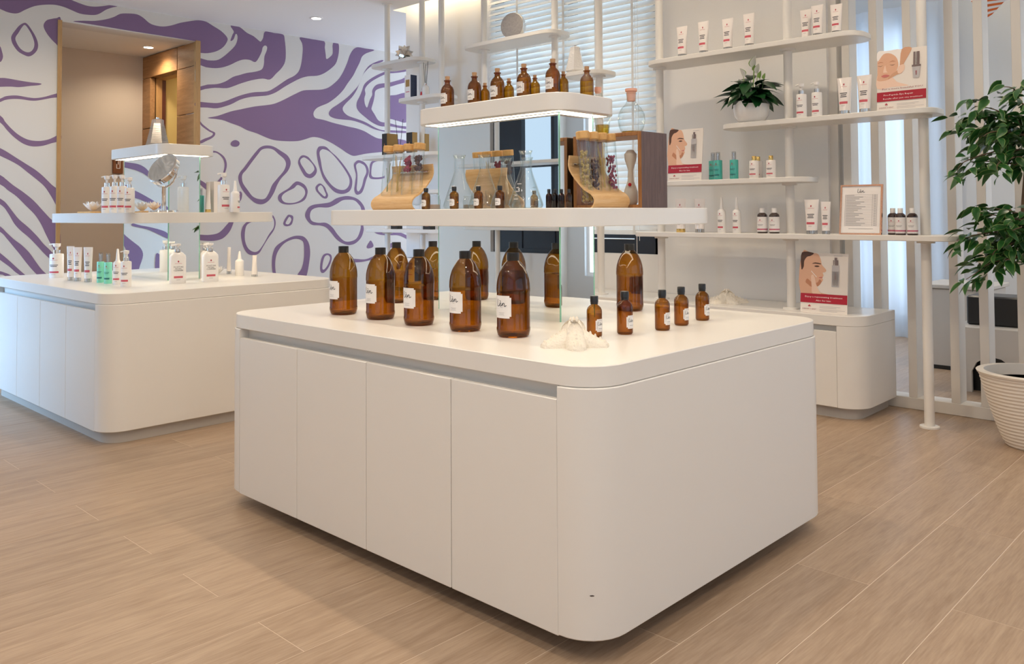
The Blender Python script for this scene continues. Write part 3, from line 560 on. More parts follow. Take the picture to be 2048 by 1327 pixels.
# ================================================================== FURNITURE
def island(label, ox, oy, tx, ty, toe):
    t = thing('display_island', label, 'display counter', (ox-2.41, oy+2.505, 0))
    lx, ly = 2.41-0, -2.505
    x0, x1, y0, y1, r = -3.405+lx, -1.394+lx, 1.774+ly, 3.237+ly, .13
    ds = [-3.266+lx+i*.4355 for i in range(5)]
    ol = rrect(x0, x1, y0, y1, r, 8)
    # outline with a notch for the doors on the front side
    k = [i for i, p in enumerate(ol) if abs(p[1]-y0) < 1e-6 and p[0] < 0][-1]
    nl = ol[:k+1]+[(ds[0], y0), (ds[0], y0+.042), (ds[4], y0+.042), (ds[4], y0)]+ol[k+1:]
    MB().prism(nl, .065, .7405, WHITE, .003).build('body', t)
    MB().prism(rrect(x0+toe, x1-toe, y0+toe, y1-toe, max(.02, r-toe*.5), 6), 0, .065, PLINTH if toe < .1 else mat('shade_darkened_plinth', (.10, .085, .07), .6)).build('plinth', t)  # deep-toe plinth is coloured dark to deepen the shade under the counter
    MB().prism(rrect(x0+.004, x1-.004, y0+.004, y1-.004, r, 10), .7415, .80, WHITE, .0025).build('countertop', t)
    for i in range(4): MB().box((ds[i]+.0015, y0, .062), (ds[i+1]-.0015, y0+.02, .7046), WHITE, .0025).build('door', t)
    # mirror tower and lit shelves
    cx, cy = -2.447+lx+tx, 2.571+ly+ty
    for nm, a, b, zb, zt, rr in (('shelf', .69, .49, 1.170, 1.2335, .12), ('top_shelf', .431, .193, 1.604, 1.671, .10)):
        s = MB().prism(rrect(cx-a, cx+a, cy-b, cy+b, rr, 10), zb, zt, WHITE, .0025).build(nm, t)
        e = .045 if nm == 'top_shelf' else .14; wd = .026 if nm == 'top_shelf' else .045
        st = MB(); X0, X1, Y0, Y1 = cx-a+e, cx+a-e, cy-b+e, cy+b-e
        for q in ((X0, X1, Y0, Y0+wd), (X0, X1, Y1-wd, Y1), (X0, X0+wd, Y0+wd, Y1-wd), (X1-wd, X1, Y0+wd, Y1-wd)):
            if q[1] > q[0] and q[3] > q[2]: st.box((q[0], q[2], zb-.0008), (q[1], q[3], zb-.0001), LED if nm == 'top_shelf' else LEDM)
        st.build('led_strip', s, False)
    hx, hy, g = .35, .106, .006
    for z0, z1 in ((.80, 1.170), (1.2335, 1.604)):
        MB().box((cx-hx+g, cy-hy+g, z0), (cx+hx-g, cy+hy-g, z1), PLINTH).build('mirror_core', t, False)
        for (ax, bx_, ay, by_, nf) in ((cx-hx, cx+hx, cy-hy, cy-hy+g, 2), (cx-hx, cx+hx, cy+hy-g, cy+hy, 4), (cx+hx-g, cx+hx, cy-hy+g, cy+hy-g, 3), (cx-hx, cx-hx+g, cy-hy+g, cy+hy-g, 5)):
            mb = MB().box((ax, ay, z0), (bx_, by_, z1), GLASSEDGE); im = mb.m(MIRROR); mb.mi[nf] = im
            mb.build('mirror_panel', t, False)
        for ex in (cx-hx, cx+hx-.003): MB().box((ex, cy-hy-.0008, z0), (ex+.003, cy-hy+.001, z1), GLASSEDGE).build('polished_edge', t, False)
        MB().box((cx+hx-.001, cy+hy-.003, z0), (cx+hx+.0008, cy+hy, z1), GLASSEDGE).build('polished_edge', t, False)
    return t
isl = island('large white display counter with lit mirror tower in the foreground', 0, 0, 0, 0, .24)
# small dark scuff on the rounded front corner
dr = ray(1184, 1191); cx_, cy_ = -1.524, 1.904; qa = dr.x**2+dr.y**2; qb = -2*(dr.x*cx_+dr.y*cy_); qc = cx_**2+cy_**2-.1305**2; tt = (-qb-math.sqrt(qb*qb-4*qa*qc))/(2*qa); hp = CAM+dr*tt
an = math.atan2(hp.y-cy_, hp.x-cx_); sv_ = []
for du, dv in ((-.007, 0), (-.003, -.0018), (.005, -.0015), (.007, .0004), (.002, .0018), (-.004, .0015)):
    b_ = an+du/.1305; sv_.append((cx_+.1306*math.cos(b_)-isl.location.x, cy_+.1306*math.sin(b_)-isl.location.y, hp.z+dv))
MB().add(sv_, [tuple(range(6))], mat('scuff', (.05, .035, .025), .7)).build('scuff_mark', isl, False)
island('white display counter with lit mirror tower before the purple mural', -3.235, -.03, .015, -.045, .035)
TX, TY = -3.22, -.075

def rear_unit(x0, x1, label, round_right, round_left=False):
    t = thing('base_cabinet', label, 'cabinet', ((x0+x1)/2, 5.16, 0)); lx, ly = -(x0+x1)/2, -5.16
    y0, y1 = 4.90+ly, 5.435+ly; a, b = x0+lx, x1+lx; r = .14
    if round_right: 
        base = [(a, y1), (a, y0)]+[(b-r+r*math.sin(u), y0+r-r*math.cos(u)) for u in [PI/2*i/8 for i in range(9)]]+[(b, y1-.0)]
        ols = lambda i: [(a, y1), (a, y0+i)]+[(b-r+(r-i)*math.sin(u), y0+r-(r-i)*math.cos(u)) for u in [PI/2*k/8 for k in range(9)]]+[(b-i, y1)]
        d1 = b-r-.005
    else:
        ols = lambda i: [(a, y1), (a, y0+i), (b, y0+i), (b, y1)]; d1 = b-.004
    nl = ols(0); MB().prism(ols(.05), 0, .07, PLINTH).build('plinth', t)
    body = [(a, y1), (a, y0+.05), (d1, y0+.05), (d1, y0)]+nl[2 if round_right else 2:] if round_right else [(a, y1), (a, y0+.05), (b, y0+.05), (b, y1)]
    MB().prism(body, .07, .545, WHITE).build('body', t)
    MB().box((a+.002, y0, .07), ((a+d1)/2-.0015, y0+.02, .512), WHITE, .002).build('door', t); MB().box(((a+d1)/2+.0015, y0, .07), (d1-.002, y0+.02, .512), WHITE, .002).build('door', t)
    return t
for x0, x1, lab, rr in ((-2.81, -1.905, 'white base cabinet with rounded end under the lower man poster', True), (-3.71, -2.81, 'white base cabinet under the pole shelves behind the small amber bottles', False),
                        (-4.61, -3.71, 'white base cabinet below the dark window sill', False), (-5.51, -4.61, 'white base cabinet hidden behind the mirror tower', False), (-6.41, -5.51, 'white base cabinet at the far end beside the mural passage', False)):
    rear_unit(x0, x1, lab, rr)
ct = MB(); r = .14; ct.prism([(-6.41, 5.435), (-6.41, 4.90)]+[(-1.905-r+r*math.sin(PI/2*i/8), 4.90+r-r*math.cos(PI/2*i/8)) for i in range(9)]+[(-1.905, 5.435)], .5455, .605, WHITE, .0025)
tag(ct.build('worktop'), 'long white worktop running over the base cabinets along the back wall', 'worktop')

# pole shelving along the back wall
YS0, YS1, YP = 4.92, 5.22, 5.07
BOARDS = [('top', 1297, 1752, 2.28), ('second', 1445, 1896, 1.79), ('third', 1330, 1641, 1.43), ('fourth', 1268, 1940, 1.08),
          ('a', 744, 872, 2.655), ('b', 798, 916, 2.285), ('c', 725, 905, 1.775), ('d', 930, 1144, 2.655), ('e', 1128, 1236, 2.285), ('f', 733, 1010, 1.075), ('g', 818, 930, 1.43)]
def xof(px, Y): return aty(px, 400, Y).x
UR = thing('pole_shelf_unit', 'white pole shelving unit with products on the right of the window', 'shelf', (-2.4, YP, 0))
UL = thing('pole_shelf_unit', 'white pole shelving unit between the mural and the window', 'shelf', (-5.4, YP, 0))
for nm, a, b, z in BOARDS:
    U = UR if nm in ('top', 'second', 'third', 'fourth') else UL
    yl = 400 if 1 else 0
    xa = xof(a, YS0+.06); xb = xof(b, YS1-.06)
    MB().prism(rrect(xa-U.location.x, xb-U.location.x, YS0-YP, YS1-YP, .11, 8), z-.032, z, SHELF, .003).build('shelf_board', U)
PZ = .605
def pole(U, px, z0, boards):
    x = xof(px, YP)-U.location.x; mb = MB().lathe([(.027, z0), (.027, ZC)], SHELF, 18, (x, 0, 0))
    mb.lathe([(.052, z0), (.052, z0+.010), (.048, z0+.012), (.027, z0+.012)], SHELF, 20, (x, 0, 0)).lathe([(.027, ZC-.012), (.05, ZC-.010), (.05, ZC)], SHELF, 20, (x, 0, 0))
    for z in boards: mb.lathe([(.027, z-.048), (.048, z-.046), (.048, z-.032)], SHELF, 18, (x, 0, 0))
    mb.build('pole', U)
pole(UR, 1322, PZ, (2.28, 1.43, 1.08)); pole(UR, 1580, PZ, (2.28, 1.79, 1.43, 1.08)); pole(UR, 1850, 0, (1.79, 1.08))
pole(UL, 775, PZ, (2.655, 1.775, 1.075)); pole(UL, 845, PZ, (2.655, 2.285, 1.775, 1.075)); pole(UL, 884, PZ, (1.43,)); pole(UL, 970, PZ, (2.655, 1.43)); pole(UL, 1112, PZ, (2.655, 2.285)); pole(UL, 1201, PZ, (2.285,))

# ================================================================== BOTTLES
def label_patch(mb, r, z0, z1, half, mt=PAPER, cut=.006, off=.0006, n=10):
    """paper label with stepped corners wrapped on a cylinder, facing -Y"""
    mp = wrap(r, 0, off)
    rect2(mb, -half+cut, half-cut, z0, z1, mp, mt, n); rect2(mb, -half, -half+cut, z0+cut, z1-cut, mp, mt, 1); rect2(mb, half-cut, half, z0+cut, z1-cut, mp, mt, 1)
def label_border(mb, r, z0, z1, half, mt, off=.0009):
    mp = wrap(r, 0, off); i = .004; w_ = .0009
    rect2(mb, -half+i+.004, half-i-.004, z1-i, z1-i+w_, mp, mt, 8); rect2(mb, -half+i+.004, half-i-.004, z0+i-w_, z0+i, mp, mt, 8)
    rect2(mb, -half+i, -half+i+w_, z0+i+.004, z1-i-.004, mp, mt); rect2(mb, half-i-w_, half-i, z0+i+.004, z1-i-.004, mp, mt)
def big_amber(p, label, rz, H=.2825, lab=True, grp='large amber bottles on the foreground counter'):
    t = thing('amber_bottle', label, 'bottle', p, rz, grp); s = H/.2825; R = .0575*s
    prof = [(0, .012), (R*.55, .006), (R*.80, 0), (R*.93, .005), (R, .022), (R, .030), (R*.98, .034), (R*.98, .150), (R, .154), (R, .162), (R*.985, .178), (R*.94, .194), (R*.84, .214), (R*.68, .234), (R*.48, .249), (R*.35, .256), (R*.33, .264)]
    MB().lathe([(a, z*s) for a, z in prof], AMBER, 36).build('glass_body', t, ang=60)
    MB().lathe([(0, .010*s), (R*.9, .010*s), (R*.955, .03*s), (R*.955, .148*s), (0, .148*s)], LIQ, 28).build('liquid', t)
    MB().lathe([(R*.36, .256*s), (R*.37, .257*s), (R*.37, .2825*s), (R*.35, .2825*s), (R*.35, .281*s), (0, .281*s)], BLACK, 28).build('cap', t)
    if lab:
        lb = MB(); label_patch(lb, R, .066*s, .141*s, .037, off=.0006); lo = lb.build('label', t, False)
        pr = MB(); mp = wrap(R, 0, .0011); script_len(pr, .0, .117*s, .040, mp)
        rect2(pr, -.006, .006, .101*s, .1018*s, mp, GREYINK); 
        for k, hw_ in enumerate((.013, .010, .013)): rect2(pr, -hw_, hw_, (.084-.004*k)*s, (.0848-.004*k)*s, mp, GREYINK, 3)
        pr.build('lettering', lo, False)
    return t
ORD = ('leftmost', 'second from left', 'middle', 'fourth from left', 'rightmost')
for i, (x, yb) in enumerate(((687, 630), (761, 640), (838, 652), (931, 664), (1027, 676))):
    p = stand(x, yb, .80, .05); big_amber(p, f'{ORD[i]} of the five large labelled amber bottles in the front row', 0)
big_amber(stand(1260, 623, .80, .05), 'large amber bottle standing behind the row of small amber bottles', PI)
big_amber(stand(793, 606, .80, .05), 'large amber bottle standing behind the second large labelled bottle', -PI/2)
big_amber(stand(866, 600, .80, .05), 'large amber bottle half hidden beside the left mirror edge', -PI/2)

def small_amber(p, H, label, rz, grp, R=None, half=.0165, glassm=None, capm=BLACK, lab=True, capr=.0112):
    """boston-round bottle with ribbed screw cap and paper label"""
    s = H/.125; R = (R or .0235*s); t = thing('amber_bottle', label, 'bottle', p, rz, grp)
    MB().lathe([(R*.86, 0), (R, .005*s), (R, .077*s), (R*.97, .083*s), (R*.84, .090*s), (R*.62, .095*s), (R*.46, .0975*s), (R*.44, .102*s)], glassm or AMBER, 26).build('glass_body', t, ang=60)
    MB().lathe([(0, .003*s), (R*.9, .003*s), (R*.92, .07*s), (0, .07*s)], LIQ, 22).build('liquid', t)
    mb = MB().lathe([(R*.50, .100*s), (R*.50, .106*s), (R*.53, .1065*s), (R*.53, .123*s), (R*.47, .125*s), (0, .125*s)], capm, 24); mb.build('cap', t)
    if lab:
        lb = MB(); label_patch(lb, R, .018*s, .056*s, half*s, cut=.004*s); lo = lb.build('label', t, False)
        pr = MB(); mp = wrap(R, 0, .001); script_len(pr, 0, .043*s, .02*s, mp); label_border(pr, R, .019*s, .055*s, half*s-.001, GREYINK)
        rect2(pr, -.008*s, .008*s, .0265*s, .028*s, mp, GREYINK, 3); pr.build('lettering', lo, False)
    return t
NEAR = ('nearest, standing behind the starfish', 'second nearest', 'middle', 'second farthest', 'farthest')
for i, (x, yb, yt) in enumerate(((1189, 675, 591), (1250, 669, 582), (1325, 661, 579), (1363, 651, 573), (1405, 641, 567))):
    p = stand(x, yb, .80, .02); small_amber(p, ztop(p, x, yt)-.80, f'small labelled amber bottle in the row along the counter side, {NEAR[i]}', PI/2, 'row of small amber bottles', half=.0175)
# small bottles on the middle shelf
MZ = 1.2335
for i, (x, yt) in enumerate(((852, 376), (908.5, 373), (957, 372), (1000, 371))):
    p = aty(x, 414, 2.15); p.z = MZ; H = ztop(p, x, yt)-MZ
    small_amber(p, H, f'small amber dropper bottle with paper label on the middle shelf, {("leftmost", "second from left", "third from left", "rightmost")[i]}', 0, 'small labelled bottles on the middle shelf', R=H*.205, half=.022)
# four tiny vials
for i, (x, y_, gm) in enumerate(((1098, 2.30, REDBR), (1110, 2.25, REDBR), (1123, 2.25, REDBR), (1138, 2.22, AMBER))):
    p = aty(x, 414, y_); p.z = MZ; H = ztop(p, x, 378)-MZ
    small_amber(p, H, f'tiny {("dark", "dark", "dark", "amber")[i]} glass vial with black cap beside the wooden crate, {("leftmost", "second", "third", "rightmost")[i]}', 0, 'tiny vials beside the crate', R=H*.165, glassm=gm, lab=False)

def cork_bottle(p, H, label, lab, grp, rz=0):
    s = H/.16; R = .0335*s; t = thing('corked_bottle', label, 'bottle', p, rz, grp)
    MB().lathe([(R*.9, 0), (R, .005*s), (R, .083*s), (R*.97, .093*s), (R*.86, .104*s), (R*.66, .113*s), (R*.46, .119*s), (R*.40, .124*s), (R*.40, .134*s), (R*.52, .136*s), (R*.52, .140*s), (R*.38, .141*s)], AMBERD if lab else AMBER, 28).build('glass_body', t, ang=60)
    MB().lathe([(R*.30, .130*s), (R*.37, .160*s), (0, .160*s)], CORK, 16).build('cork', t)
    if lab:
        lb = MB(); label_patch(lb, R, .022*s, .074*s, .026*s); lo = lb.build('label', t, False)
        pr = MB(); mp = wrap(R, 0, .0011); script_len(pr, 0, .054*s, .030*s, mp); label_border(pr, R, .023*s, .073*s, .025*s, GREYINK)
        rect2(pr, -.011*s, .011*s, .032*s, .0345*s, mp, GREYINK, 3); pr.build('lettering', lo, False)
    return t
TZ = 1.671
for i, (x, yt) in enumerate(((895, 153), (949, 145), (995, 137), (1048, 128), (1106, 118))):
    p = aty(x, 200, 2.445); p.z = TZ; cork_bottle(p, ztop(p, x, yt)-TZ, f'{ORD[i]} of the five labelled amber bottles with corks on the top shelf', True, 'labelled corked bottles on the top shelf')
for i, (x, yt) in enumerate(((970, 166), (1018, 157), (1070, 150), (1127, 143))):
    p = aty(x, 200, 2.50); p.z = TZ; cork_bottle(p, ztop(p, x, yt)-TZ, f'small plain amber bottle with cork on the top shelf, {("leftmost", "second from left", "third from left", "rightmost")[i]} of four', False, 'small corked bottles on the top shelf')
p = aty(1174, 200, 2.64); p.z = TZ; cork_bottle(p, ztop(p, 1174, 133)-TZ, 'unlabelled amber bottle with cork at the right end of the top shelf', False, None)

# ---- glassware on the middle shelf
def flask(p, H, label, grp='conical flasks on the middle shelf'):
    t = thing('conical_flask', label, 'flask', p, 0, grp); s = H/.2
    MB().lathe([(0, .004*s), (.045*s, .001*s), (.056*s, .004*s), (.060*s, .012*s), (.058*s, .022*s), (.040*s, .075*s), (.024*s, .122*s), (.019*s, .138*s), (.0185*s, .185*s), (.022*s, .195*s), (.024*s, .200*s), (.022*s, .199*s), (.017*s, .188*s)], CLEAR, 32).build('glass_body', t, ang=80)
    g = MB(); mp = lambda u, v: wrap((.058-(v/s-.022)*.34)*s, 0, .0008)(u, v)
    for k in range(5): rect2(g, -.006*s, (.006 if k % 2 else .012)*s, (.032+.013*k)*s, (.0334+.013*k)*s, mp, PWH, 2)
    g.build('graduation_marks', t, False)
for x, yt, yy, nm in ((919, 310, 2.33, 'left conical flask of clear glass on the middle shelf before the mirror'), (969, 309, 2.34, 'middle conical flask of clear glass on the middle shelf before the mirror'), (1052, 301, 2.32, 'largest conical flask of clear glass, nearest the dark vials')):
    p = aty(x, 414, yy); p.z = MZ; flask(p, ztop(p, x, yt)-MZ, nm)
p = aty(867, 414, 2.36); p.z = MZ
t = thing('glass_jar', 'small clear glass jar behind the leftmost dropper bottle on the middle shelf', 'jar', p)
MB().lathe([(.026, 0), (.030, .004), (.030, .040), (.026, .048), (.026, .058), (.028, .060)], CLEAR, 24).build('glass_body', t); MB().lathe([(0, .003), (.027, .003), (.027, .022), (0, .022)], mat('pale_pink_grains', (.70, .55, .45), .8, noise=.2, nscale=200), 20).build('contents', t)

BUDG = mat('dried_buds', srgb(178, 156, 92), .8, noise=.4, nscale=90); BUDR = mat('dried_rose', srgb(150, 44, 70), .8, noise=.4, nscale=90); STEM = mat('dried_stem', srgb(206, 176, 96), .7); BROWN = mat('dried_seed', srgb(84, 48, 36), .8)
GREENS = mat('green_stem', srgb(110, 132, 52), .6)
def tube_rack(p, L, Hh, label, fills, grp, rz=0):
    """bent bamboo ply rack; profile in y-z, length along x"""
    t = thing('test_tube_rack', label, 'rack', p, rz); s = Hh/.19
    pf = [(.060, .138), (.060, .100), (.018, .052), (-.012, .034), (-.022, .018), (-.014, .003), (.004, 0), (.04, 0)]
    pf = [(a*s, b*s) for a, b in pf]; pf = [tuple(q) for q in smooth_open(pf, 4)]; th = .004*s; up = []
    for i, q in enumerate(pf):
        a = Vector(pf[max(i-1, 0)]); b = Vector(pf[min(i+1, len(pf)-1)]); tt = (b-a).normalized(); up.append((q[0]-tt.y*-th, q[1]+tt.x*-th))
    prof = pf+up[::-1]; n = len(prof)
    k = len(pf); f = []
    v = [(x, -a*-1, b) for x in (-L/2, L/2) for a, b in prof]
    for i in range(n): j = (i+1) % n; f.append((i, j, n+j, n+i))
    for i in range(k-1): f.append((i+1, i, n-1-i, n-2-i)); f.append((n+i, n+i+1, 2*n-2-i, 2*n-1-i))
    MB().add(v, f, BAMBOO).build('bent_ply_stand', t)
    MB().tube([(-L*.42, .055*s, .115*s), (L*.42, .055*s, .115*s)], .0035*s, CHROME).build('retaining_bar', t)
    N_ = len(fills)
    for i, fl_ in enumerate(fills):
        x = -L/2+L*(i+.5)/N_; r = min(.0165*s, L/N_*.46); o = bpy.data.objects.new('test_tube', None); COL.objects.link(o); o.parent = t; o.location = (x, .012*s, .012*s); o.rotation_euler.x = math.radians(-5)
        tl = .172*s
        g = MB().lathe([(0, 0), (r*.6, .002), (r*.95, .008), (r, .016), (r, tl)], CLEAR, 18)
        me_o = g.build('glass_tube', t, ang=60, loc=o.location); me_o.rotation_euler = o.rotation_euler
        bpy.data.objects.remove(o)
        cap = MB().lathe([(r*1.02, tl-.004*s), (r*1.12, tl-.002*s), (r*1.12, tl+.014*s), (r*1.02, tl+.016*s), (0, tl+.016*s)], BAMCAP, 18).build('cap', me_o)
        rn = random.Random(i*7+int(L*1000))
        if fl_[0] == 'buds':
            fm = MB(); 
            for q in range(110):
                a = rn.random()*6.28; rr = r*.68*math.sqrt(rn.random()); z = r*.5+rn.random()*tl*fl_[2]; b = r*.24
                ico = [(b, 0, 0), (-b, 0, 0), (0, b, 0), (0, -b, 0), (0, 0, b*1.3), (0, 0, -b*1.3)]
                fm.add([(rr*math.cos(a)+u, rr*math.sin(a)+v_, z+w_) for u, v_, w_ in ico], [(0, 2, 4), (2, 1, 4), (1, 3, 4), (3, 0, 4), (2, 0, 5), (1, 2, 5), (3, 1, 5), (0, 3, 5)], fl_[1])
            ob = fm.build('dried_contents', me_o, False); ob['kind'] = 'stuff'
        elif fl_[0] == 'stems':
            fm = MB()
            for q in range(fl_[2]):
                a = rn.random()*6.28; rr = r*.6*rn.random(); b = rn.random()*6.28; z1 = tl*(.55+.4*rn.random())
                fm.tube([(rr*math.cos(a), rr*math.sin(a), .01), (rr*.5, rr*.3, z1*.5), (r*.6*math.cos(b), r*.6*math.sin(b), z1)], .0011, fl_[1], 5)
            fm.build('dried_stems', me_o)
        elif fl_[0] == 'plug':
            fm = MB(); 
            for q in range(50):
                a = rn.random()*6.28; rr = r*.6*math.sqrt(rn.random()); z = tl*(.62+.26*rn.random()); b = r*.3
                fm.add([(rr*math.cos(a)+u, rr*math.sin(a)+v_, z+w_) for u, v_, w_ in ((b, 0, 0), (-b, b, 0), (-b, -b, 0), (0, 0, b), (0, 0, -b))], [(0, 1, 3), (1, 2, 3), (2, 0, 3), (1, 0, 4), (2, 1, 4), (0, 2, 4)], fl_[1])
            ob = fm.build('dried_contents', me_o, False); ob['kind'] = 'stuff'
pa = aty(755, 414, 2.17); pb_ = aty(836, 414, 2.17); p = (pa+pb_)/2; p.z = MZ
tube_rack(p, (pb_-pa).length, (ztop(p, 800, 297)-MZ)*1.02, 'bamboo test tube rack with four corked tubes at the left end of the middle shelf', [('stems', GREENS, 2), ('stems', STEM, 12), ('plug', BUDR), ('plug', BROWN)], None)
p = Vector((-1.845, 2.42, MZ))
tube_rack(p, .205, (ztop(p, 1220, 274)-MZ)*1.02, 'bamboo test tube rack with dried flowers in front of the wooden crate', [('buds', BUDG, .74), ('buds', BROWN, .62), ('stems', STEM, 14), ('buds', BUDR, .70)], None, PI/2)

# wooden crate with glassware on top
CX0, CX1, CY0, CY1, CZ = -2.082, -1.762, 2.53, 2.695, 1.512
cr = thing('wooden_crate', 'open-fronted dark oak crate standing on the middle shelf', 'crate', ((CX0+CX1)/2, CY0, MZ)); a = (CX1-CX0)/2; h = CZ-MZ; d_ = CY1-CY0
MB().box((-a, 0, 0), (-a+.016, d_, h), CRATE, .0015).build('side', cr)
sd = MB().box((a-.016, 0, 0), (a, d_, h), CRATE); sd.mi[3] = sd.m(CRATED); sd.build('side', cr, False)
MB().box((-a+.016, 0, h-.014), (a-.016, d_, h), CRATE, .0012).build('top', cr); MB().box((-a+.016, 0, 0), (a-.016, d_, .012), CRATE, .0012).build('bottom', cr)
p = aty(1205, 260, 2.57); p.z = CZ
t = thing('beaker', 'small glass beaker with yellow oil on top of the wooden crate', 'beaker', p); H = ztop(p, 1205, 231)-CZ; R = 15/ppm(p)
MB().lathe([(R*.80, .001), (R*.86, H*.05), (R*.98, H*.55), (R*1.08, H*.9), (R*1.14, H), (R*1.10, H*.98)], CLEAR, 26).build('glass_body', t, ang=60)
MB().lathe([(0, .003), (R*.78, .003), (R*.93, H*.52), (0, H*.52)], YLIQ, 24).build('oil', t)
p = aty(1263, 255, 2.61); p.z = CZ
t = thing('round_flask', 'round clear glass flask with pink rubber stopper on top of the crate', 'flask', p); s = 1/ppm(p)
MB().lathe([(0, 1*s), (16*s, 1*s), (20*s, 3*s), (25*s, 14*s), (27*s, 28*s), (26*s, 40*s), (20*s, 52*s), (12*s, 60*s), (9.5*s, 64*s), (9.5*s, 78*s), (11*s, 82*s), (10*s, 81*s)], CLEAR, 32).build('glass_body', t, ang=80)
MB().lathe([(8*s, 66*s), (9.5*s, 84*s), (12*s, 86*s), (12*s, 91*s), (0, 91*s)], mat('pink_stopper', srgb(232, 176, 152), .6), 20).build('stopper', t)
MB().lathe([(0, 2*s), (17*s, 2*s), (20*s, 5*s), (0, 5*s)], YLIQ, 24).build('oil', t)
p = aty(1262, 408, 2.60); p.z = MZ+.012
t = thing('glass_bulb_vase', 'pale glass vessel with red dot standing inside the wooden crate', 'vase', p)
MB().lathe([(.020, 0), (.026, .01), (.026, .05), (.012, .09), (.010, .13), (.022, .17), (.024, .19), (.012, .205), (0, .207)], mat('frosted_glass', (.80, .74, .62), .35), 22).build('body', t)
MB().lathe([(0, -.002), (.007, 0), (.006, .004), (0, .005)], RED, 12).build('red_dot', t, loc=(.012, -.022, .075)).rotation_euler.x = PI/2
p = aty(1196, 190, 2.70); p.z = TZ
t = thing('stoppered_jar', 'small glass jar with pink stopper behind the right corked bottle on the top shelf', 'jar', p)
MB().lathe([(.016, 0), (.018, .004), (.018, .024), (.012, .032)], CLEAR, 18).build('glass_body', t); MB().lathe([(.011, .028), (.014, .034), (.014, .052), (0, .052)], MATS['pink_stopper'], 16).build('stopper', t)

# ================================================================== STARFISH
def starfish(p, R, hgt, rz, label):
    rn = random.Random(int(R*1e4)); n = 5; mb = MB(); sp = MB()
    for arm in range(n):
        a = 2*PI*arm/n; ca_, sa_ = math.cos(a), math.sin(a); K = 11; M = 14; v = []; f = []
        for k in range(K):
            u = k/(K-1); d_ = R*(-.12+1.12*u); w_ = R*(.42-.20*u**.8)*(1 if u < .9 else .72); top = hgt*((1-u)**1.35*.78+.20)*(1 if u < .95 else .7)
            for i in range(M):
                t_ = PI*i/(M-1); y = w_*math.cos(t_); z = top*max(0, math.sin(t_))**.75
                v.append((d_*ca_-y*sa_, d_*sa_+y*ca_, z))
        for k in range(K-1):
            for i in range(M-1): f.append((k*M+i, (k+1)*M+i, (k+1)*M+i+1, k*M+i+1))
            f.append((k*M, k*M+M-1, (k+1)*M+M-1, (k+1)*M))
        f.append(tuple((K-1)*M+i for i in range(M-1, -1, -1)))
        mb.add(v, f, SHELL)
        for k in range(8):
            u = .02+.90*k/7; d_ = R*(-.12+1.12*u); top = hgt*((1-u)**1.35*.78+.20); w_ = R*(.36-.20*u**.8)
            for sg in (-1, 0, 1):
                if sg and k == 0: continue
                y = sg*w_*.5; z = top*(1 if not sg else .84); b = R*.058*(1.1-.4*u)*(1 if not sg else .8); hh = b*(1.0+.7*rn.random())
                c = (d_*ca_-y*sa_, d_*sa_+y*ca_, z)
                sp.add([(c[0]+b*math.cos(q), c[1]+b*math.sin(q), c[2]-b*.6) for q in (0, 1.05, 2.1, 3.14, 4.19, 5.24)]+[(c[0]+b*.6*math.cos(q), c[1]+b*.6*math.sin(q), c[2]+hh*.6) for q in (0, 1.05, 2.1, 3.14, 4.19, 5.24)]+[(c[0], c[1], c[2]+hh)],
                       [(i, (i+1) % 6, 6+(i+1) % 6, 6+i) for i in range(6)]+[(6+i, 6+(i+1) % 6, 12) for i in range(6)], SHELL)
    o = tag(mb.build('starfish', ang=75, loc=p, rz=rz), label, 'starfish')
    sp.build('knobs', o, ang=80)['kind'] = 'stuff'
    return o
p = stand(1150, 694, .80, .0); starfish(p+Vector((-.02, .02, 0)), .108, .085, math.radians(-44), 'large knobby white starfish on the front corner of the counter')
p = atz(1460, 607, .605); starfish(p+Vector((-.05, .05, 0)), .14, .085, math.radians(-30), 'white starfish on the worktop behind the small amber bottles')

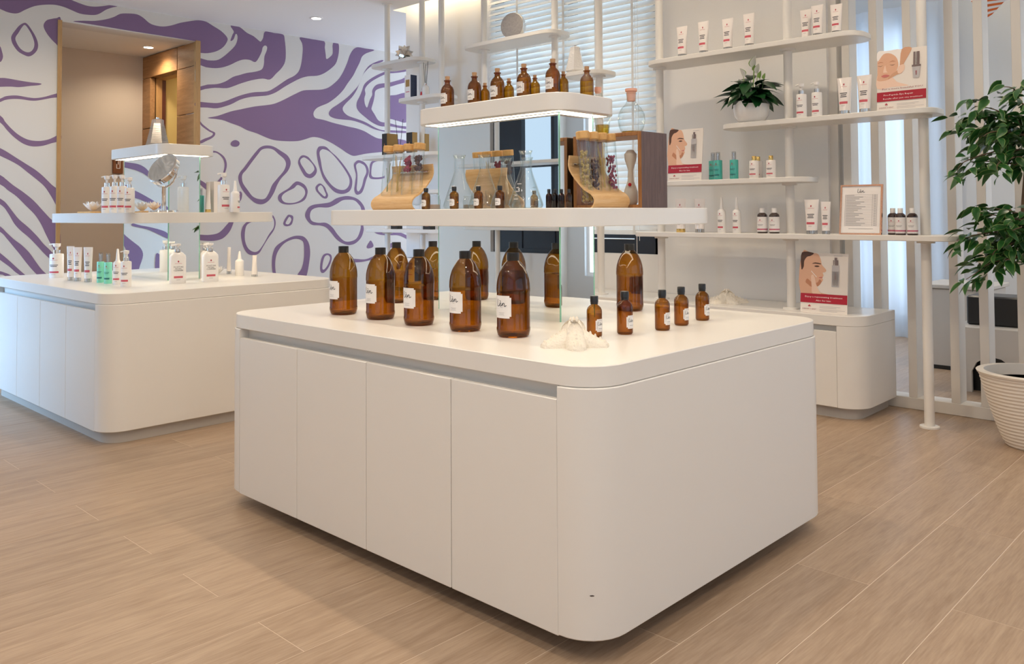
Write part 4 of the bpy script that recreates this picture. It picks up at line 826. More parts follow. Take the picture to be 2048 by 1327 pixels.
# ================================================================== PRODUCTS
def prints(mb, mp, W2, H, rows, n=4, band=True, ink=INK, bandm=None, words=None):
    """logo, text rows and coloured band in print space (u across, v up from base)"""
    lw = W2*.30
    put(mb, [(-lw*.5, H*.80), (0, H*.765), (lw*.5, H*.80), (lw*.35, H*.825), (0, H*.845), (-lw*.35, H*.825)], [(0, 1, 2, 3, 4, 5)], mp, LOGO)
    rect2(mb, -W2*.62, W2*.62, H*.728, H*.737, mp, PINK, n)
    for k in range(rows): 
        hw = W2*(.70, .55, .62)[k % 3]; rect2(mb, -hw, hw, H*(.52-.055*k), H*(.545-.055*k), mp, ink, n)
    if band: rect2(mb, -W2*.80, W2*.80, H*.20, H*.275, mp, bandm or PINK, n)
    rect2(mb, -W2*.35, W2*.35, H*.135, H*.146, mp, GREYINK, n)
def tube_product(p, H, W, label, rz=0, grp=None, capm=CAPC, bodym=PEARL, prn=True):
    t = thing('cream_tube', label, 'tube', p, rz, grp); ch = H*.15; r0 = W*.36; N = 20; v = []; f = []; K = 7
    for k in range(K):
        u = k/(K-1); z = ch*.7+(H-ch*.7)*u; rx = r0+(W/2-r0)*u**1.1; ry = max(r0*(1-u)**.8, .0012)
        for i in range(N): a = 2*PI*i/N; v.append((rx*math.cos(a), ry*math.sin(a), z))
    for k in range(K-1):
        for i in range(N): j = (i+1) % N; f.append((k*N+i, k*N+j, (k+1)*N+j, (k+1)*N+i))
    f += [tuple(range(N-1, -1, -1)), tuple((K-1)*N+i for i in range(N))]
    MB().add(v, f, bodym).build('tube_body', t, ang=60)
    MB().lathe([(r0*.98, 0), (r0*1.0, .002), (r0*.96, ch), (r0*.9, ch)], capm, 20).build('cap', t); 
    MB().lathe([(r0*.55, .001), (r0*.55, ch), (0, ch)], SILVER, 14).build('neck', t)
    if prn:
        pm_ = MB(); h2 = H-ch
        def mp(u, vv):
            q = (vv)/h2; q = min(max(q, 0), 1); ry = max(r0*(1-q)**.8, .0012); rx = r0+(W/2-r0)*q**1.1
            return (u, -ry*math.sqrt(max(0, 1-(u/rx)**2))-.0006, ch*.7+vv*(H-ch*.7)/h2)
        prints(pm_, mp, W*.34, h2*.98, 3, 6); pm_.build('label_print', t, False)
    return t
def round_bottle(p, H, R, label, rz=0, grp=None, kind='pump', bodym=PROD, prn=True, top=None, words=None):
    t = thing({'pump': 'pump_bottle', 'spray': 'spray_bottle', 'cap': 'capped_bottle', 'mist': 'mist_bottle'}[kind], label, 'bottle', p, rz, grp)
    hb = H*{'pump': .70, 'spray': .66, 'cap': .80, 'mist': .70}[kind]
    if kind == 'mist': prof = [(R*.95, 0), (R, .003), (R, hb-.003), (R*.95, hb), (R*.5, hb+.001)]
    elif kind == 'spray': prof = [(R*.92, 0), (R, .004), (R, hb*.86), (R*.92, hb*.94), (R*.55, hb), (R*.5, hb+.002)]
    else: prof = [(R*.94, 0), (R, .004), (R, hb*.94), (R*.94, hb*.985), (R*.55, hb), (R*.4, hb+.002)]
    MB().lathe(prof, bodym, 28).build('body', t, ang=50)
    if kind == 'pump':
        MB().lathe([(R*.50, hb), (R*.50, hb+H*.10), (R*.42, hb+H*.105)], CHROME, 18).build('collar', t)
        MB().lathe([(R*.22, hb+H*.10), (R*.22, hb+H*.17), (R*.52, hb+H*.21), (R*.55, H-.002), (0, H)], PROD, 18).tube([(0, 0, H-.008), (-R*.7, 0, H-.007), (-R*1.15, 0, H-.010)], R*.13, PROD).build('pump_head', t)
    elif kind == 'spray': MB().lathe([(R*.48, hb), (R*.46, hb+H*.04), (R*.42, hb+H*.05), (R*.22, H-.004), (R*.15, H), (0, H)], top or PROD, 18).build('nozzle', t)
    elif kind == 'cap': MB().lathe([(R*.46, hb), (R*.46, H-.002), (R*.43, H), (0, H)], top or PROD, 18).build('cap', t)
    else:
        MB().lathe([(R*.5, hb), (R*.5, H-.002), (R*.45, H), (0, H)], CAPC, 18).build('cap', t); MB().lathe([(R*.25, hb), (R*.25, H*.9), (R*.32, H*.9), (R*.32, H*.95), (0, H*.95)], SILVER, 12).build('sprayer', t)
    if prn:
        pm_ = MB(); prints(pm_, wrap(R, 0, .0005), R*.95, hb, 2, 6, ink=(INK if bodym in (PROD, PEARL) else mat('teal_print', (.02, .16, .16), .5)), bandm=(None if bodym in (PROD, PEARL) else mat('teal_print', (.02, .16, .16), .5)))
        if words:
            for k, w_ in enumerate(words):
                v, f = text2d(w_, R*.34); put(pm_, v, f, wrap(R, hb*(.60-.075*k), .0008), INK)
        pm_.build('label_print', t, False)
    return t
def dark_bottle(p, H, R, label, rz=0, grp=None):
    t = thing('dark_bottle', label, 'bottle', p, rz, grp); hb = H*.82
    MB().lathe([(R*.94, 0), (R, .003), (R, hb*.84), (R*.9, hb*.92), (R*.5, hb), (R*.4, hb)], mat('dark_brown_glass', (.035, .016, .012), .12, coat=.5), 26).build('body', t, ang=50)
    MB().lathe([(R*.50, hb-.001), (R*.50, H-.002), (R*.46, H), (0, H)], PROD, 18).build('cap', t)
    lb = MB(); rect2(lb, -R*2.2, R*2.2, hb*.08, hb*.80, wrap(R, 0, .0004), PAPER, 16); lo = lb.build('label', t, False)
    pm_ = MB(); prints(pm_, wrap(R, 0, .0008), R*.85, hb*.80, 2, 6, ink=GREYINK); rect2(pm_, -R*2.2, R*2.2, hb*.16, hb*.23, wrap(R, 0, .0009), mat('mauve_band', srgb(186, 108, 130), .5), 16); pm_.build('label_print', lo, False)
def cleanser(p, H, W, Dp, label, rz=0, grp=None):
    t = thing('pump_bottle', label, 'bottle', p, rz, grp); hb = H*.80
    mb = MB(); secs = [(.94, 0, .008), (1, .012, .012), (1, .80, .012), (.94, .88, .012), (.62, .96, .008), (.34, 1.0, .006)]; rings = []
    ol = rrect(-W/2, W/2, -Dp/2, Dp/2, Dp*.32, 5); n = len(ol); v = []; f = []
    for sx, q, _ in secs: v += [(x*sx, y*(sx if q > .82 else 1), q*hb) for x, y in ol]
    for k in range(len(secs)-1):
        for i in range(n): j = (i+1) % n; f.append((k*n+i, k*n+j, (k+1)*n+j, (k+1)*n+i))
    f += [tuple(range(n-1, -1, -1)), tuple((len(secs)-1)*n+i for i in range(n))]
    mb.add(v, f, PROD).build('body', t, ang=50); R = W*.2
    MB().lathe([(R, hb), (R, hb+H*.07), (R*.8, hb+H*.075)], CHROME, 18).build('collar', t)
    MB().lathe([(R*.35, hb+H*.07), (R*.35, hb+H*.13), (R*1.0, hb+H*.16), (R*1.05, H), (0, H)], PROD, 18).tube([(0, 0, H-.008), (-W*.42, 0, H-.01)], R*.28, PROD).build('pump_head', t)
    pm_ = MB(); mp = flat(-Dp/2, 0, 0, .0006); prints(pm_, mp, W*.34, hb*.86, 0, 1)
    for k, w_ in enumerate(('MOISTURE', 'FACIAL', 'CLEANSER')):
        v, f = text2d(w_, W*.125); put(pm_, v, f, flat(-Dp/2, 0, hb*(.50-.055*k), .0008), INK)
    pm_.build('label_print', t, False)
def shelfp(x, z, Y=5.03): p = aty(x, 400, Y); p.z = z; return p
def H_(p, x, yt): return ztop(p, x, yt)-p.z
# --- top right shelf: seven tubes
TUB = [('leftmost of the four cream tubes on the highest right shelf', 1368, 53), ('second from left of the four cream tubes on the highest right shelf', 1411, 43), ('third from left of the four cream tubes on the highest right shelf', 1460, 37), ('rightmost of the four cream tubes on the highest right shelf', 1503, 27),
       ('cream tube left of the pair before the first screen slat on the highest shelf', 1618, 19), ('taller cream tube overlapping its neighbour on the highest right shelf', 1641, 10), ('cream tube at the right end of the highest shelf', 1679, 8)]
for i, (lb, x, yt) in enumerate(TUB):
    p = shelfp(x, 2.28, 5.0 if i != 4 else 5.06); tube_product(p, H_(p, x, yt), 25/ppm(p), lb, 0, 'cream tubes on the highest shelf')
# --- second shelf
for x, yt, lb in ((1606, 167, 'white pump bottle beside the pole on the second right shelf, left of two'), (1637, 163, 'white pump bottle on the second right shelf, right of two')):
    p = shelfp(x, 1.79, 5.0); round_bottle(p, H_(p, x, yt), 10/ppm(p), lb, 0, 'pump bottles on the second shelf')
for x, yt, lb in ((1693, 155, 'large cream tube left of two beside the woman poster'), (1733, 150, 'large cream tube next to the woman poster')):
    p = shelfp(x, 1.79, 4.98); tube_product(p, H_(p, x, yt), 30/ppm(p), lb, 0, 'large tubes on the second shelf', SILVER)
# --- third shelf
for x, yt, Y, lb in ((1427, 305, 5.06, 'teal mist bottle half hidden behind another on the third shelf'), (1437, 304, 4.98, 'teal mist bottle in front of another beside the man poster'), (1469, 303, 4.98, 'teal mist bottle standing alone in the middle of the third shelf')):
    p = shelfp(x, 1.43, Y); round_bottle(p, H_(p, x, yt), 8.5/ppm(p), lb, 0, 'teal bottles on the third shelf', 'mist', TEAL)
for x, yt, Y, lb in ((1509, 312, 4.98, 'white bottle with gold cap in front of another on the third shelf'), (1517, 313, 5.07, 'white bottle with gold cap half hidden behind its twin'), (1543, 311, 4.98, 'white bottle with gold cap nearest the pole on the third shelf')):
    p = shelfp(x, 1.43, Y); round_bottle(p, H_(p, x, yt), 9.5/ppm(p), lb, 0, 'gold capped bottles on the third shelf', 'cap', PEARL, top=GOLD)
# --- fourth shelf
for x, lb, cm in ((1361, 'small cream tube with gold foot behind the counter shelf end', GOLD), (1399, 'small cream tube with clear foot behind the counter shelf end', CAPC)):
    p = shelfp(x, 1.08, 4.99); tube_product(p, H_(p, x, 397), 25/ppm(p), lb, 0, 'small tubes on the fourth shelf', cm)
for x, lb in ((1443, 'white spray bottle with pointed nozzle on the fourth shelf, left of two'), (1473, 'white spray bottle with pointed nozzle on the fourth shelf, right of two')):
    p = shelfp(x, 1.08, 4.99); round_bottle(p, H_(p, x, 394), 8.3/ppm(p), lb, 0, 'spray bottles on the fourth shelf', 'spray')
for x, lb in ((1524, 'dark bottle with white label left of the pole, left of two'), (1548, 'dark bottle with white label left of the pole, right of two'), (1785, 'dark bottle with white label next to the framed price list'), (1800, 'dark bottle with white label overlapping its left neighbour beside the price list'), (1824, 'dark bottle with white label standing alone at the far right of the fourth shelf')):
    p = shelfp(x, 1.08, 5.04 if x == 1785 else 4.99); dark_bottle(p, H_(p, x, 416), 10/ppm(p), lb, 0, 'dark labelled bottles on the fourth shelf')
for x, yt, wd, lb in ((1623, 399, 30, 'wide cream tube right of the pole on the fourth shelf'), (1651, 403, 21, 'narrow cream tube beside the framed price list')):
    p = shelfp(x, 1.08, 4.98); tube_product(p, H_(p, x, yt), wd/ppm(p), lb, 0, 'tubes right of the pole', CAPC)

# ================================================================== POSTERS AND FRAMES
def serum(mb, mp, cx, y0, sc, dropper=False):
    R2 = lambda a, b, c, d, m_: rect2(mb, cx+a*sc, cx+b*sc, y0+c*sc, y0+d*sc, mp, m_)
    if dropper:
        R2(-.09, .09, 0, .42, PGREY); R2(-.075, .075, .02, .30, PWH); R2(-.06, .06, .42, .52, PMET); R2(-.045, -.015, .42, .52, PWH); R2(-.03, .03, .52, .57, PMET); R2(-.02, .02, .14, .28, PINK)
    else:
        poly2(mb, [(cx-.07*sc, y0), (cx+.07*sc, y0), (cx+.10*sc, y0+.22*sc), (cx-.10*sc, y0+.22*sc)], mp, PGREY); R2(-.11, .11, .22, .26, PMET); R2(-.075, .075, .26, .52, PMET); R2(-.03, .01, .26, .52, PWH); R2(-.015, .015, .05, .14, PINK)
def poster(xa, xb, yb, yt, Y, label, kind, z0, lean=.10):
    """print standing on edge; xa..xb are its sides in the photo"""
    A_ = aty(xa, 400, Y); B_ = aty(xb, 400, Y); W = B_.x-A_.x; c = Vector(((A_.x+B_.x)/2, Y, z0)); Hh = ztop(c, (xa+xb)/2, yt)-z0
    t = thing('poster', label, 'poster', c)
    MB().box((-W/2, 0, 0), (W/2, .004, Hh), PBG).build('card', t, False)
    g = MB(); L = [0]
    def P(): L[0] += 1; return flat(0, 0, 0, .0004+.00018*L[0])
    def S(pts, m_, k=4): poly2(g, [(-W/2+x*W, y*Hh) for x, y in pts], P(), m_, k)
    def rc(x0, x1, y0, y1, m_): rect2(g, -W/2+x0*W, -W/2+x1*W, y0*Hh, y1*Hh, P(), m_)
    def tx(s_, x, y, size, m_, fit=None):
        v, f = text2d(s_, 1); wd = max(a for a, b in v)-min(a for a, b in v); sz = size*Hh
        kx = fit*W/wd if fit else sz
        put(g, [(-W/2+x*W+a*kx, y*Hh+b*sz) for a, b in v], f, P(), m_)
    if kind == 'woman':
        S([(0,.38),(.0,.62),(.10,.66),(.22,.62),(.35,.52),(.42,.46),(.62,.40),(.62,.385),(.3,.385)], SKIN3, 3)
        S([(0,.60),(0,.96),(.12,.985),(.28,.97),(.38,.90),(.44,.80),(.42,.70),(.36,.60),(.24,.52),(.10,.50),(0,.52)], SKIN1)
        S([(0,.84),(0,1.0),(.2,1.0),(.46,1.0),(.52,.90),(.50,.78),(.44,.66),(.43,.78),(.38,.88),(.26,.95),(.12,.95)], PWH)
        S([(.50,1.0),(.70,1.0),(.62,.86),(.54,.74),(.55,.66),(.50,.60),(.40,.58),(.22,.52),(.30,.60),(.42,.66),(.46,.74)], mat('print_arm', srgb(212, 162, 130), .5), 3)
        S([(.44,.72),(.55,.74),(.56,.66),(.48,.60),(.42,.62)], SKIN3)
        for x in (.06, .31): S([(x-.06,.765),(x,.745),(x+.06,.765),(x,.752)], HAIRP, 2); S([(x-.07,.80),(x,.825),(x+.07,.805),(x,.812)], SKIN2, 2)
        S([(.16,.76),(.19,.66),(.22,.64),(.15,.635),(.12,.65)], SKIN3, 3); S([(.08,.58),(.16,.605),(.26,.58),(.16,.555)], mat('print_lips', srgb(206, 120, 112), .5), 3)
        serum(g, lambda u, v: flat(0, 0, 0, .0040)(-W/2+u*W, v*Hh), .80, .50, .82)
        tx('For a more beautiful YOU', .52, .345, .040, mat('print_maroon', srgb(150, 60, 70), .5), .82)
        rc(0, 1, .155, .31, PBAND); tx('Pro-Peptide Eye Repair', .44, .245, .036, PWH, .60); tx('Results after just one treatment', .53, .185, .036, PWH, .80)
    else:
        S([(0,.30),(0,1.0),(.20,1.0),(.34,.99),(.40,.93),(.43,.86),(.45,.80),(.54,.72),(.52,.68),(.47,.67),(.49,.62),(.46,.585),(.48,.55),(.44,.50),(.40,.46),(.30,.45),(.24,.40),(.38,.34),(.62,.30)], SKIN1, 3)
        S([(0,.72),(0,1.0),(.26,1.0),(.20,.95),(.12,.93),(.06,.86),(.05,.76)], HAIRP); S([(.23,.815),(.30,.84),(.42,.825),(.42,.81),(.30,.82)], HAIRP, 2); S([(.28,.775),(.34,.79),(.40,.775),(.34,.76)], HAIRP, 2)
        S([(.10,.50),(.16,.46),(.24,.42),(.38,.44),(.45,.52),(.40,.555),(.36,.50),(.24,.50),(.14,.56)], SKIN2, 3); S([(.38,.585),(.46,.60),(.47,.585),(.42,.575)], mat('print_lips', srgb(206, 120, 112), .5), 2)
        S([(.26,.31),(.24,.42),(.22,.60),(.26,.63),(.30,.58),(.34,.46),(.40,.36),(.44,.31)], SKIN3, 3); S([(.22,.70),(.34,.60),(.34,.585),(.22,.685)], PWH, 0)
        serum(g, lambda u, v: flat(0, 0, 0, .0040)(-W/2+u*W, v*Hh), .745, .44, .86, True); rc(.70, .88, .955, .962, PGREY)
        rc(0, 1, .155, .31, PBAND); tx('Enjoy a rejuvenating treatment', .5, .245, .038, PWH, .80); tx('Also for him', .5, .185, .038, PWH, .32)
    S([(.17,.10),(.20,.125),(.23,.10),(.215,.085),(.20,.10),(.185,.085)], LOGO, 0); tx('DERMA SCENT', .20, .04, .028, mat('print_maroon', srgb(150, 60, 70), .5), .30)
    for k in range(4): rc(.42, (.86, .78, .96, .80)[k], .100-.022*k-(.012 if k > 1 else 0), .106-.022*k-(.012 if k > 1 else 0), PGREY)
    g.build('printed_picture', t, False); t.rotation_euler.x = -lean
    MB().box((-W*.12, .004, 0), (W*.12, .007, Hh*.6), PBG).build('easel_back', t, False)
    return t
poster(1757, 1856, 217, 95, 4.97, 'poster of a woman with towelled hair and a serum bottle on the second shelf', 'woman', 1.79)
poster(1336, 1403, 358, 257, 4.96, 'poster of a man in profile beside the teal bottles on the third shelf', 'man', 1.43)
poster(1597, 1690, 618, 506, 5.00, 'poster of a man in profile standing on the base cabinet worktop', 'man', .605)
# price list frame
A_ = aty(1680, 400, 4.98); B_ = aty(1764, 400, 4.98); W = B_.x-A_.x; c = Vector(((A_.x+B_.x)/2, 4.96, 1.08)); Hh = (ztop(c, 1720, 368)-1.08)*1.0
t = thing('price_list_frame', 'copper-framed price list standing on the fourth shelf', 'frame', c); fr = MB(); e = .009
for a, b in (((-W/2, 0), (-W/2+e, Hh)), ((W/2-e, 0), (W/2, Hh)), ((-W/2+e, 0), (W/2-e, e)), ((-W/2+e, Hh-e), (W/2-e, Hh))): fr.box((a[0], -.004, a[1]), (b[0], .010, b[1]), COPPER)
fr.build('frame_border', t, False); MB().box((-W/2+e, 0, e), (W/2-e, .006, Hh-e), PWH).build('sheet', t, False)
g = MB(); mp = flat(0, 0, 0, .0008); script_len(g, 0, Hh*.88, W*.17, mp)
for k in range(20): rect2(g, -W*.38, W*.38, Hh*(.80-.033*k), Hh*(.803-.033*k), mp, GREYINK); 
for k in range(19): rect2(g, -W*.36, -W*.36+W*(.2+.3*((k*37) % 10)/10), Hh*(.780-.033*k), Hh*(.789-.033*k), mp, GREYINK); rect2(g, W*.30, W*.36, Hh*(.780-.033*k), Hh*(.789-.033*k), mp, GREYINK)
for x in (-.38, .27, .38): rect2(g, W*(x-.003), W*(x+.003), Hh*.17, Hh*.803, mp, GREYINK)
rect2(g, -W*.28, W*.30, Hh*.115, Hh*.122, mp, GREYINK); g.build('printed_list', t, False); t.rotation_euler.x = -.13
MB().box((-.02, .010, 0), (.02, .014, Hh*.8), COPPER).build('stand', t, False)

# ================================================================== LEFT SHELF ORNAMENTS
p = shelfp(809, 2.655, 5.03); R = 21/ppm(p)
def star_orn(p, R):
    bm = bmesh.new(); bmesh.ops.create_icosphere(bm, subdivisions=1, radius=R*.62); vs = []; fs = []; k = 0
    mb = MB()
    for f in bm.faces:
        c = f.calc_center_median(); n = f.normal; tip = c+n*R*.42; q = [v.co.copy() for v in f.verts]
        for a, b in ((0, 1), (1, 2), (2, 0)):
            mb.tube([q[a], q[b]], R*.035, CHROME, 4)
        i0 = len(mb.v); mb.add([*q, tip], [(0, 1, 3), (1, 2, 3), (2, 0, 3)], SILVER if (f.index % 2) else CHROME)
    bm.free(); zmin = min(v[2] for v in mb.v); mb.v = [(x, y, z-zmin) for x, y, z in mb.v]
    return tag(mb.build('geometric_ornament', smooth=False, loc=p), 'faceted silver star ornament on the highest shelf beside the mural', 'ornament')
star_orn(p, R)
def gift_box(p, w, d, h, label, front, side, grp=None, rz=0, extra=None):
    t = thing('gift_box', label, 'box', p, rz, grp); mb = MB().box((-w/2, -d/2, 0), (w/2, d/2, h), side); mb.mi[2] = mb.m(front); mb.mi[4] = mb.m(front); mb.build('carton', t, False)
    if extra: extra(t, w, d, h)
    return t
def perf_print(t, w, d, h):
    g = MB(); mp = flat(-d/2, 0, 0, .0006); rect2(g, -w*.32, w*.32, h*.50, h*.80, mp, GOLDBOX); rect2(g, -w*.3, w*.3, h*.26, h*.29, mp, PINK); g.build('label_print', t, False)
    g = MB()
    for i in range(3):
        for j in range(7):
            y, z = -d/2+d*(i+.5)/3, h*(j+.5)/7; a, b = d/6*.8, h/14*.8
            for (y0, z0), (y1, z1) in (((y, z+b), (y+a, z)), ((y+a, z), (y, z-b)), ((y, z-b), (y-a, z)), ((y-a, z), (y, z+b))):
                v, f = ribbon2d([(y0, z0), (y1, z1)], .0012, 1); put(g, v, f, lambda u, q: (w/2+.0006, u, q), mat('blue_lattice', (.06, .09, .22), .4))
    g.build('lattice_print', t, False)
def gold_print(t, w, d, h):
    g = MB(); mp = flat(-d/2, 0, 0, .0006); poly2(g, [(-w*.12, h*.42), (w*.12, h*.42), (w*.05, h*.5), (0, h*.58), (-w*.05, h*.5)], mp, COPPER); rect2(g, -w*.25, w*.25, h*.28, h*.33, mp, COPPER); g.build('label_print', t, False)
def diffuser(p, h, r, label, bm_, sticks, tassel=False):
    t = thing('reed_diffuser', label, 'diffuser', p)
    MB().lathe([(r*.92, 0), (r, .004), (r, h*.62), (r*.8, h*.76), (r*.38, h*.84), (r*.38, h), (r*.30, h)], bm_, 24).build('bottle', t)
    for i, (dx, dy, hh) in enumerate(sticks): MB().tube([(dx*.15, dy*.15, h*.6), (dx, dy, hh)], .0022, BLACK, 6).build('reed', t)
    if tassel:
        MB().tube([(r*.38, -r*.1, h*.9), (-r*.2, -r*.9, h*.62), (-r*.75, -r*.8, h*.55)], .0018, RED, 6).build('cord', t)
        MB().lathe([(.004, 0), (.012, -.002), (.007, .034), (.004, .044), (0, .045)], RED, 12).build('tassel', t, loc=(-r*.85, -r*.85, h*.03))
p = shelfp(822, 2.285, 5.0); s = 1/ppm(p); gift_box(p, .085, .075, H_(p, 822, 151), 'white and navy perfume box with gold square on the upper left shelf', PWH, NAVY, None, 0, perf_print)
p = shelfp(852, 2.285, 5.02); hh = H_(p, 852, 166); diffuser(p, hh, .034, 'white reed diffuser with red tassel beside the navy perfume box', POTW, [(-.03, 0, H_(p, 852, 124)), (-.012, .01, H_(p, 852, 128)), (.045, -.01, H_(p, 852, 124))], True)
p = shelfp(780, 1.775, 4.99); gift_box(p, .075, .13, H_(p, 780, 268), 'charcoal and gold box on the left of the dark reed diffuser', BLACKBOX, GOLDBOX, 'charcoal gift boxes', 0, gold_print)
p = shelfp(824, 1.775, 4.98); gift_box(p, .085, .06, H_(p, 822, 265), 'charcoal and gold box on the right of the dark reed diffuser', BLACKBOX, GOLDBOX, 'charcoal gift boxes', 0, gold_print)
p = shelfp(851, 1.775, 5.10); gift_box(p, .05, .05, H_(p, 851, 268), 'narrow gold box behind the pole on the left shelves', GOLDBOX, GOLDBOX, 'charcoal gift boxes')
p = shelfp(799, 1.775, 4.96); diffuser(p, .075, .034, 'dark glass reed diffuser between the charcoal boxes', mat('smoky_glass', (.16, .13, .11), .12, .6), [(-.06, 0, H_(p, 799, 238)), (.055, 0, H_(p, 799, 239))])
for x, lb in ((793, 'left small black box on the low left shelf, seen under the counter shelf'), (858, 'right small black box on the low left shelf, seen under the counter shelf')):
    p = shelfp(x, 1.075, 5.0); gift_box(p, .10, .06, .10, lb, BLACKBOX, BLACKBOX, 'small black boxes on the low shelf', 0, gold_print)
p = shelfp(826, .605, 5.0); gift_box(p, .16, .10, H_(p, 826, 515), 'white and navy perfume box standing on the worktop behind the large bottles', PWH, NAVY, None, 0, perf_print)
p = shelfp(846, 1.43, 5.02); t = thing('coral_ornament', 'white branching coral ornament on the left shelf beside the mirror', 'ornament', p); cm_ = MB().lathe([(.05, 0), (.055, .006), (.03, .02), (0, .022)], SHELL, 18); cm_.build('base', t); cb = MB(); rn = random.Random(3)
for i in range(26):
    a = rn.random()*6.28; r_ = .02+.055*rn.random(); cb.tube([(0, 0, .015), (r_*.6*math.cos(a), r_*.6*math.sin(a), .05), (r_*math.cos(a+.3), r_*math.sin(a+.3), .07+.05*rn.random())], [.006, .005, .003], SHELL, 6)
cb.build('branches', t)['kind'] = 'stuff'
p = shelfp(1029, 2.655, 5.04); R = 26.5/ppm(p); t = thing('disc_vase', 'round textured silver disc vase on the upper shelf before the blind', 'vase', p)
ds_ = MB().lathe([(0, -.032), (R*.86, -.032), (R*.96, -.028), (R, -.018), (R, .018), (R*.96, .028), (0, .03)], CHROME, 48); nf = 48
for i in range(len(ds_.f)):
    if max(ds_.v[k][2] for k in ds_.f[i]) < -.027: ds_.mi[i] = ds_.m(HAMMER)
o = ds_.build('disc', t, loc=(0, 0, R)); o.rotation_euler = (-PI/2, 0, 0); o.rotation_euler = (math.radians(90), 0, math.radians(12)); 
o.rotation_euler = (math.radians(-90), 0, math.radians(14))
MB().box((-.05, -.03, 0), (.05, .03, .006), CHROME, .002).build('foot', t)
def facet_lamp(p, H, R, label, m_):
    t = thing('facet_vase', label, 'vase', p); n = 6; prof = [(.62, 0), (1.0, .10), (.92, .16), (.52, .80), (.50, .92), (.30, .96)]
    MB().lathe([(a*R, z*H) for a, z in prof], m_, n).build('faceted_body', t, False); MB().lathe([(.13*R, .95*H), (.13*R, H), (0, H)], CHROME, 10).build('knob', t)
    for k in range(9): MB().lathe([((1.0-.5*(k+1)/11)*R*.96, (.14+.07*k)*H), ((1.0-.5*(k+1)/11)*R*.985, (.15+.07*k)*H), ((1.0-.5*(k+1)/11)*R*.955, (.165+.07*k)*H)], m_, n).build('ridge', t, False)
FROST = mat('frosted_crystal', (.80, .77, .74), .18, coat=.6, bump=.5, bscale=90)
p = shelfp(1153, 2.285, 5.02); facet_lamp(p, H_(p, 1153, 91), 22/ppm(p), 'white faceted crystal vase on the shelf before the window blind', FROST)
p = Vector((-5.70, 2.48, 1.671)); q = aty(315, 290, 2.49); p.x = q.x; p.y = 2.49; facet_lamp(p, ztop(p, 315, 235)-1.671, 23/ppm(p), 'faceted crystal vase on top of the left mirror tower', glass('crystal', (.90, .88, .84), (.70, .66, .60), .26, .18))

# ================================================================== LEFT ISLAND PRODUCTS
RF = math.radians(18)
def lp(x, yb, r=.0): return stand(x, yb, .80, r)
def onctr(kind, x, yb, yt, wpx, label, rz, grp, **k):
    p = lp(x, yb, .02); H = ztop(p, x, yt)-.80; w_ = wpx/ppm(p)
    if kind == 'tube': return tube_product(p, H, w_, label, rz, grp, **k)
    return round_bottle(p, H, w_/2, label, rz, grp, kind, **k)
LR = math.radians(44)
G1 = 'products on the left counter'
p = lp(113, 555, .02); round_bottle(p, ztop(p, 113, 486)-.8, 13/ppm(p), 'large white bottle at the left end of the left counter', LR, G1, 'pump')
onctr('tube', 141, 561, 492, 16, 'leftmost cream tube of three on the left counter', LR, G1); onctr('tube', 155, 562, 494, 18, 'middle cream tube of three on the left counter', LR, G1); onctr('tube', 176, 564, 494, 19, 'rightmost cream tube of three on the left counter', LR, G1)
onctr('mist', 201, 565, 505, 14, 'mint green bottle left of two on the left counter', LR, G1, bodym=MINT); onctr('mist', 216, 567, 506, 15, 'mint green bottle right of two on the left counter', LR, G1, bodym=MINT)
onctr('spray', 235, 569, 497, 17, 'white spray bottle beside the mint bottles on the left counter', LR, G1); onctr('pump', 252, 573, 500, 20, 'white pump bottle in front of the spray bottle on the left counter', LR, G1)
for x, yb, yt, lb, rz in ((355, 567, 487, 'flat white cleanser pump bottle at the mirror corner of the left counter', PI/2), (347, 557, 484, 'flat white cleanser pump bottle half hidden behind its twin at the mirror corner', PI/2), (420, 563, 486, 'flat white cleanser pump bottle right of the mirror on the left counter', PI/2), (411, 556, 485, 'flat white cleanser pump bottle half hidden behind its twin right of the mirror', PI/2)):
    p = lp(x, yb, .03); s = 1/ppm(p); cleanser(p, ztop(p, x, yt)-.8, 31*s, 17*s, lb, rz-math.radians(14), 'cleanser bottles on the left counter')
onctr('tube', 458, 548, 494, 13, 'cream tube behind the lotus on the left counter', PI, G1, capm=CAPC, prn=False); onctr('spray', 479, 551, 502, 17, 'small white dropper bottle at the right end of the left counter', PI, G1, prn=False); onctr('tube', 509, 553, 510, 17, 'short cream tube at the right end of the left counter', PI, G1, capm=CAPC, prn=False)
def lotus(p, R, label, tray=None):
    t = thing('lotus_candle_holder', label, 'candle holder', p); rn = random.Random(5); z0 = 0
    if tray: MB().prism(rrect(-tray, tray, -.06, .06, .02), 0, .012, BAMCAP, .003).build('wooden_tray', t); z0 = .012
    for ring_, (n, tilt, ln) in enumerate(((9, 52, 1.15), (8, 34, 1.15), (6, 14, 1.0))):
        for i in range(n):
            a = 2*PI*(i+.5*ring_)/n; L_ = R*ln; w_ = R*.42; v = []
            for k in range(5):
                u = k/4; cw = w_*math.sin(PI*min(u*.9+.12, 1))**.8*(1 if u < .99 else .1); el = math.radians(tilt-10*u); 
                rr = R*.15+L_*u*math.sin(el); zz = L_*u*math.cos(el)*.9+.004
                for s_ in (-1, 0, 1): v.append((rr*math.cos(a)-s_*cw/2*math.sin(a), rr*math.sin(a)+s_*cw/2*math.cos(a), z0+zz+(abs(s_)*.006)))
            f = [(3*k+j, 3*k+j+1, 3*k+4+j, 3*k+3+j) for k in range(4) for j in range(2)]
            MB().add(v, f, CANDLE).build('petal', t, ang=80)
    return t
LZ = 1.2335
def lshelf(x, Y): p = aty(x, 428, Y); p.z = LZ; return p
p = lshelf(185, 2.22); lotus(p, 19/ppm(p), 'white lotus candle holder on a wooden tray at the left end of the left shelf', .13)
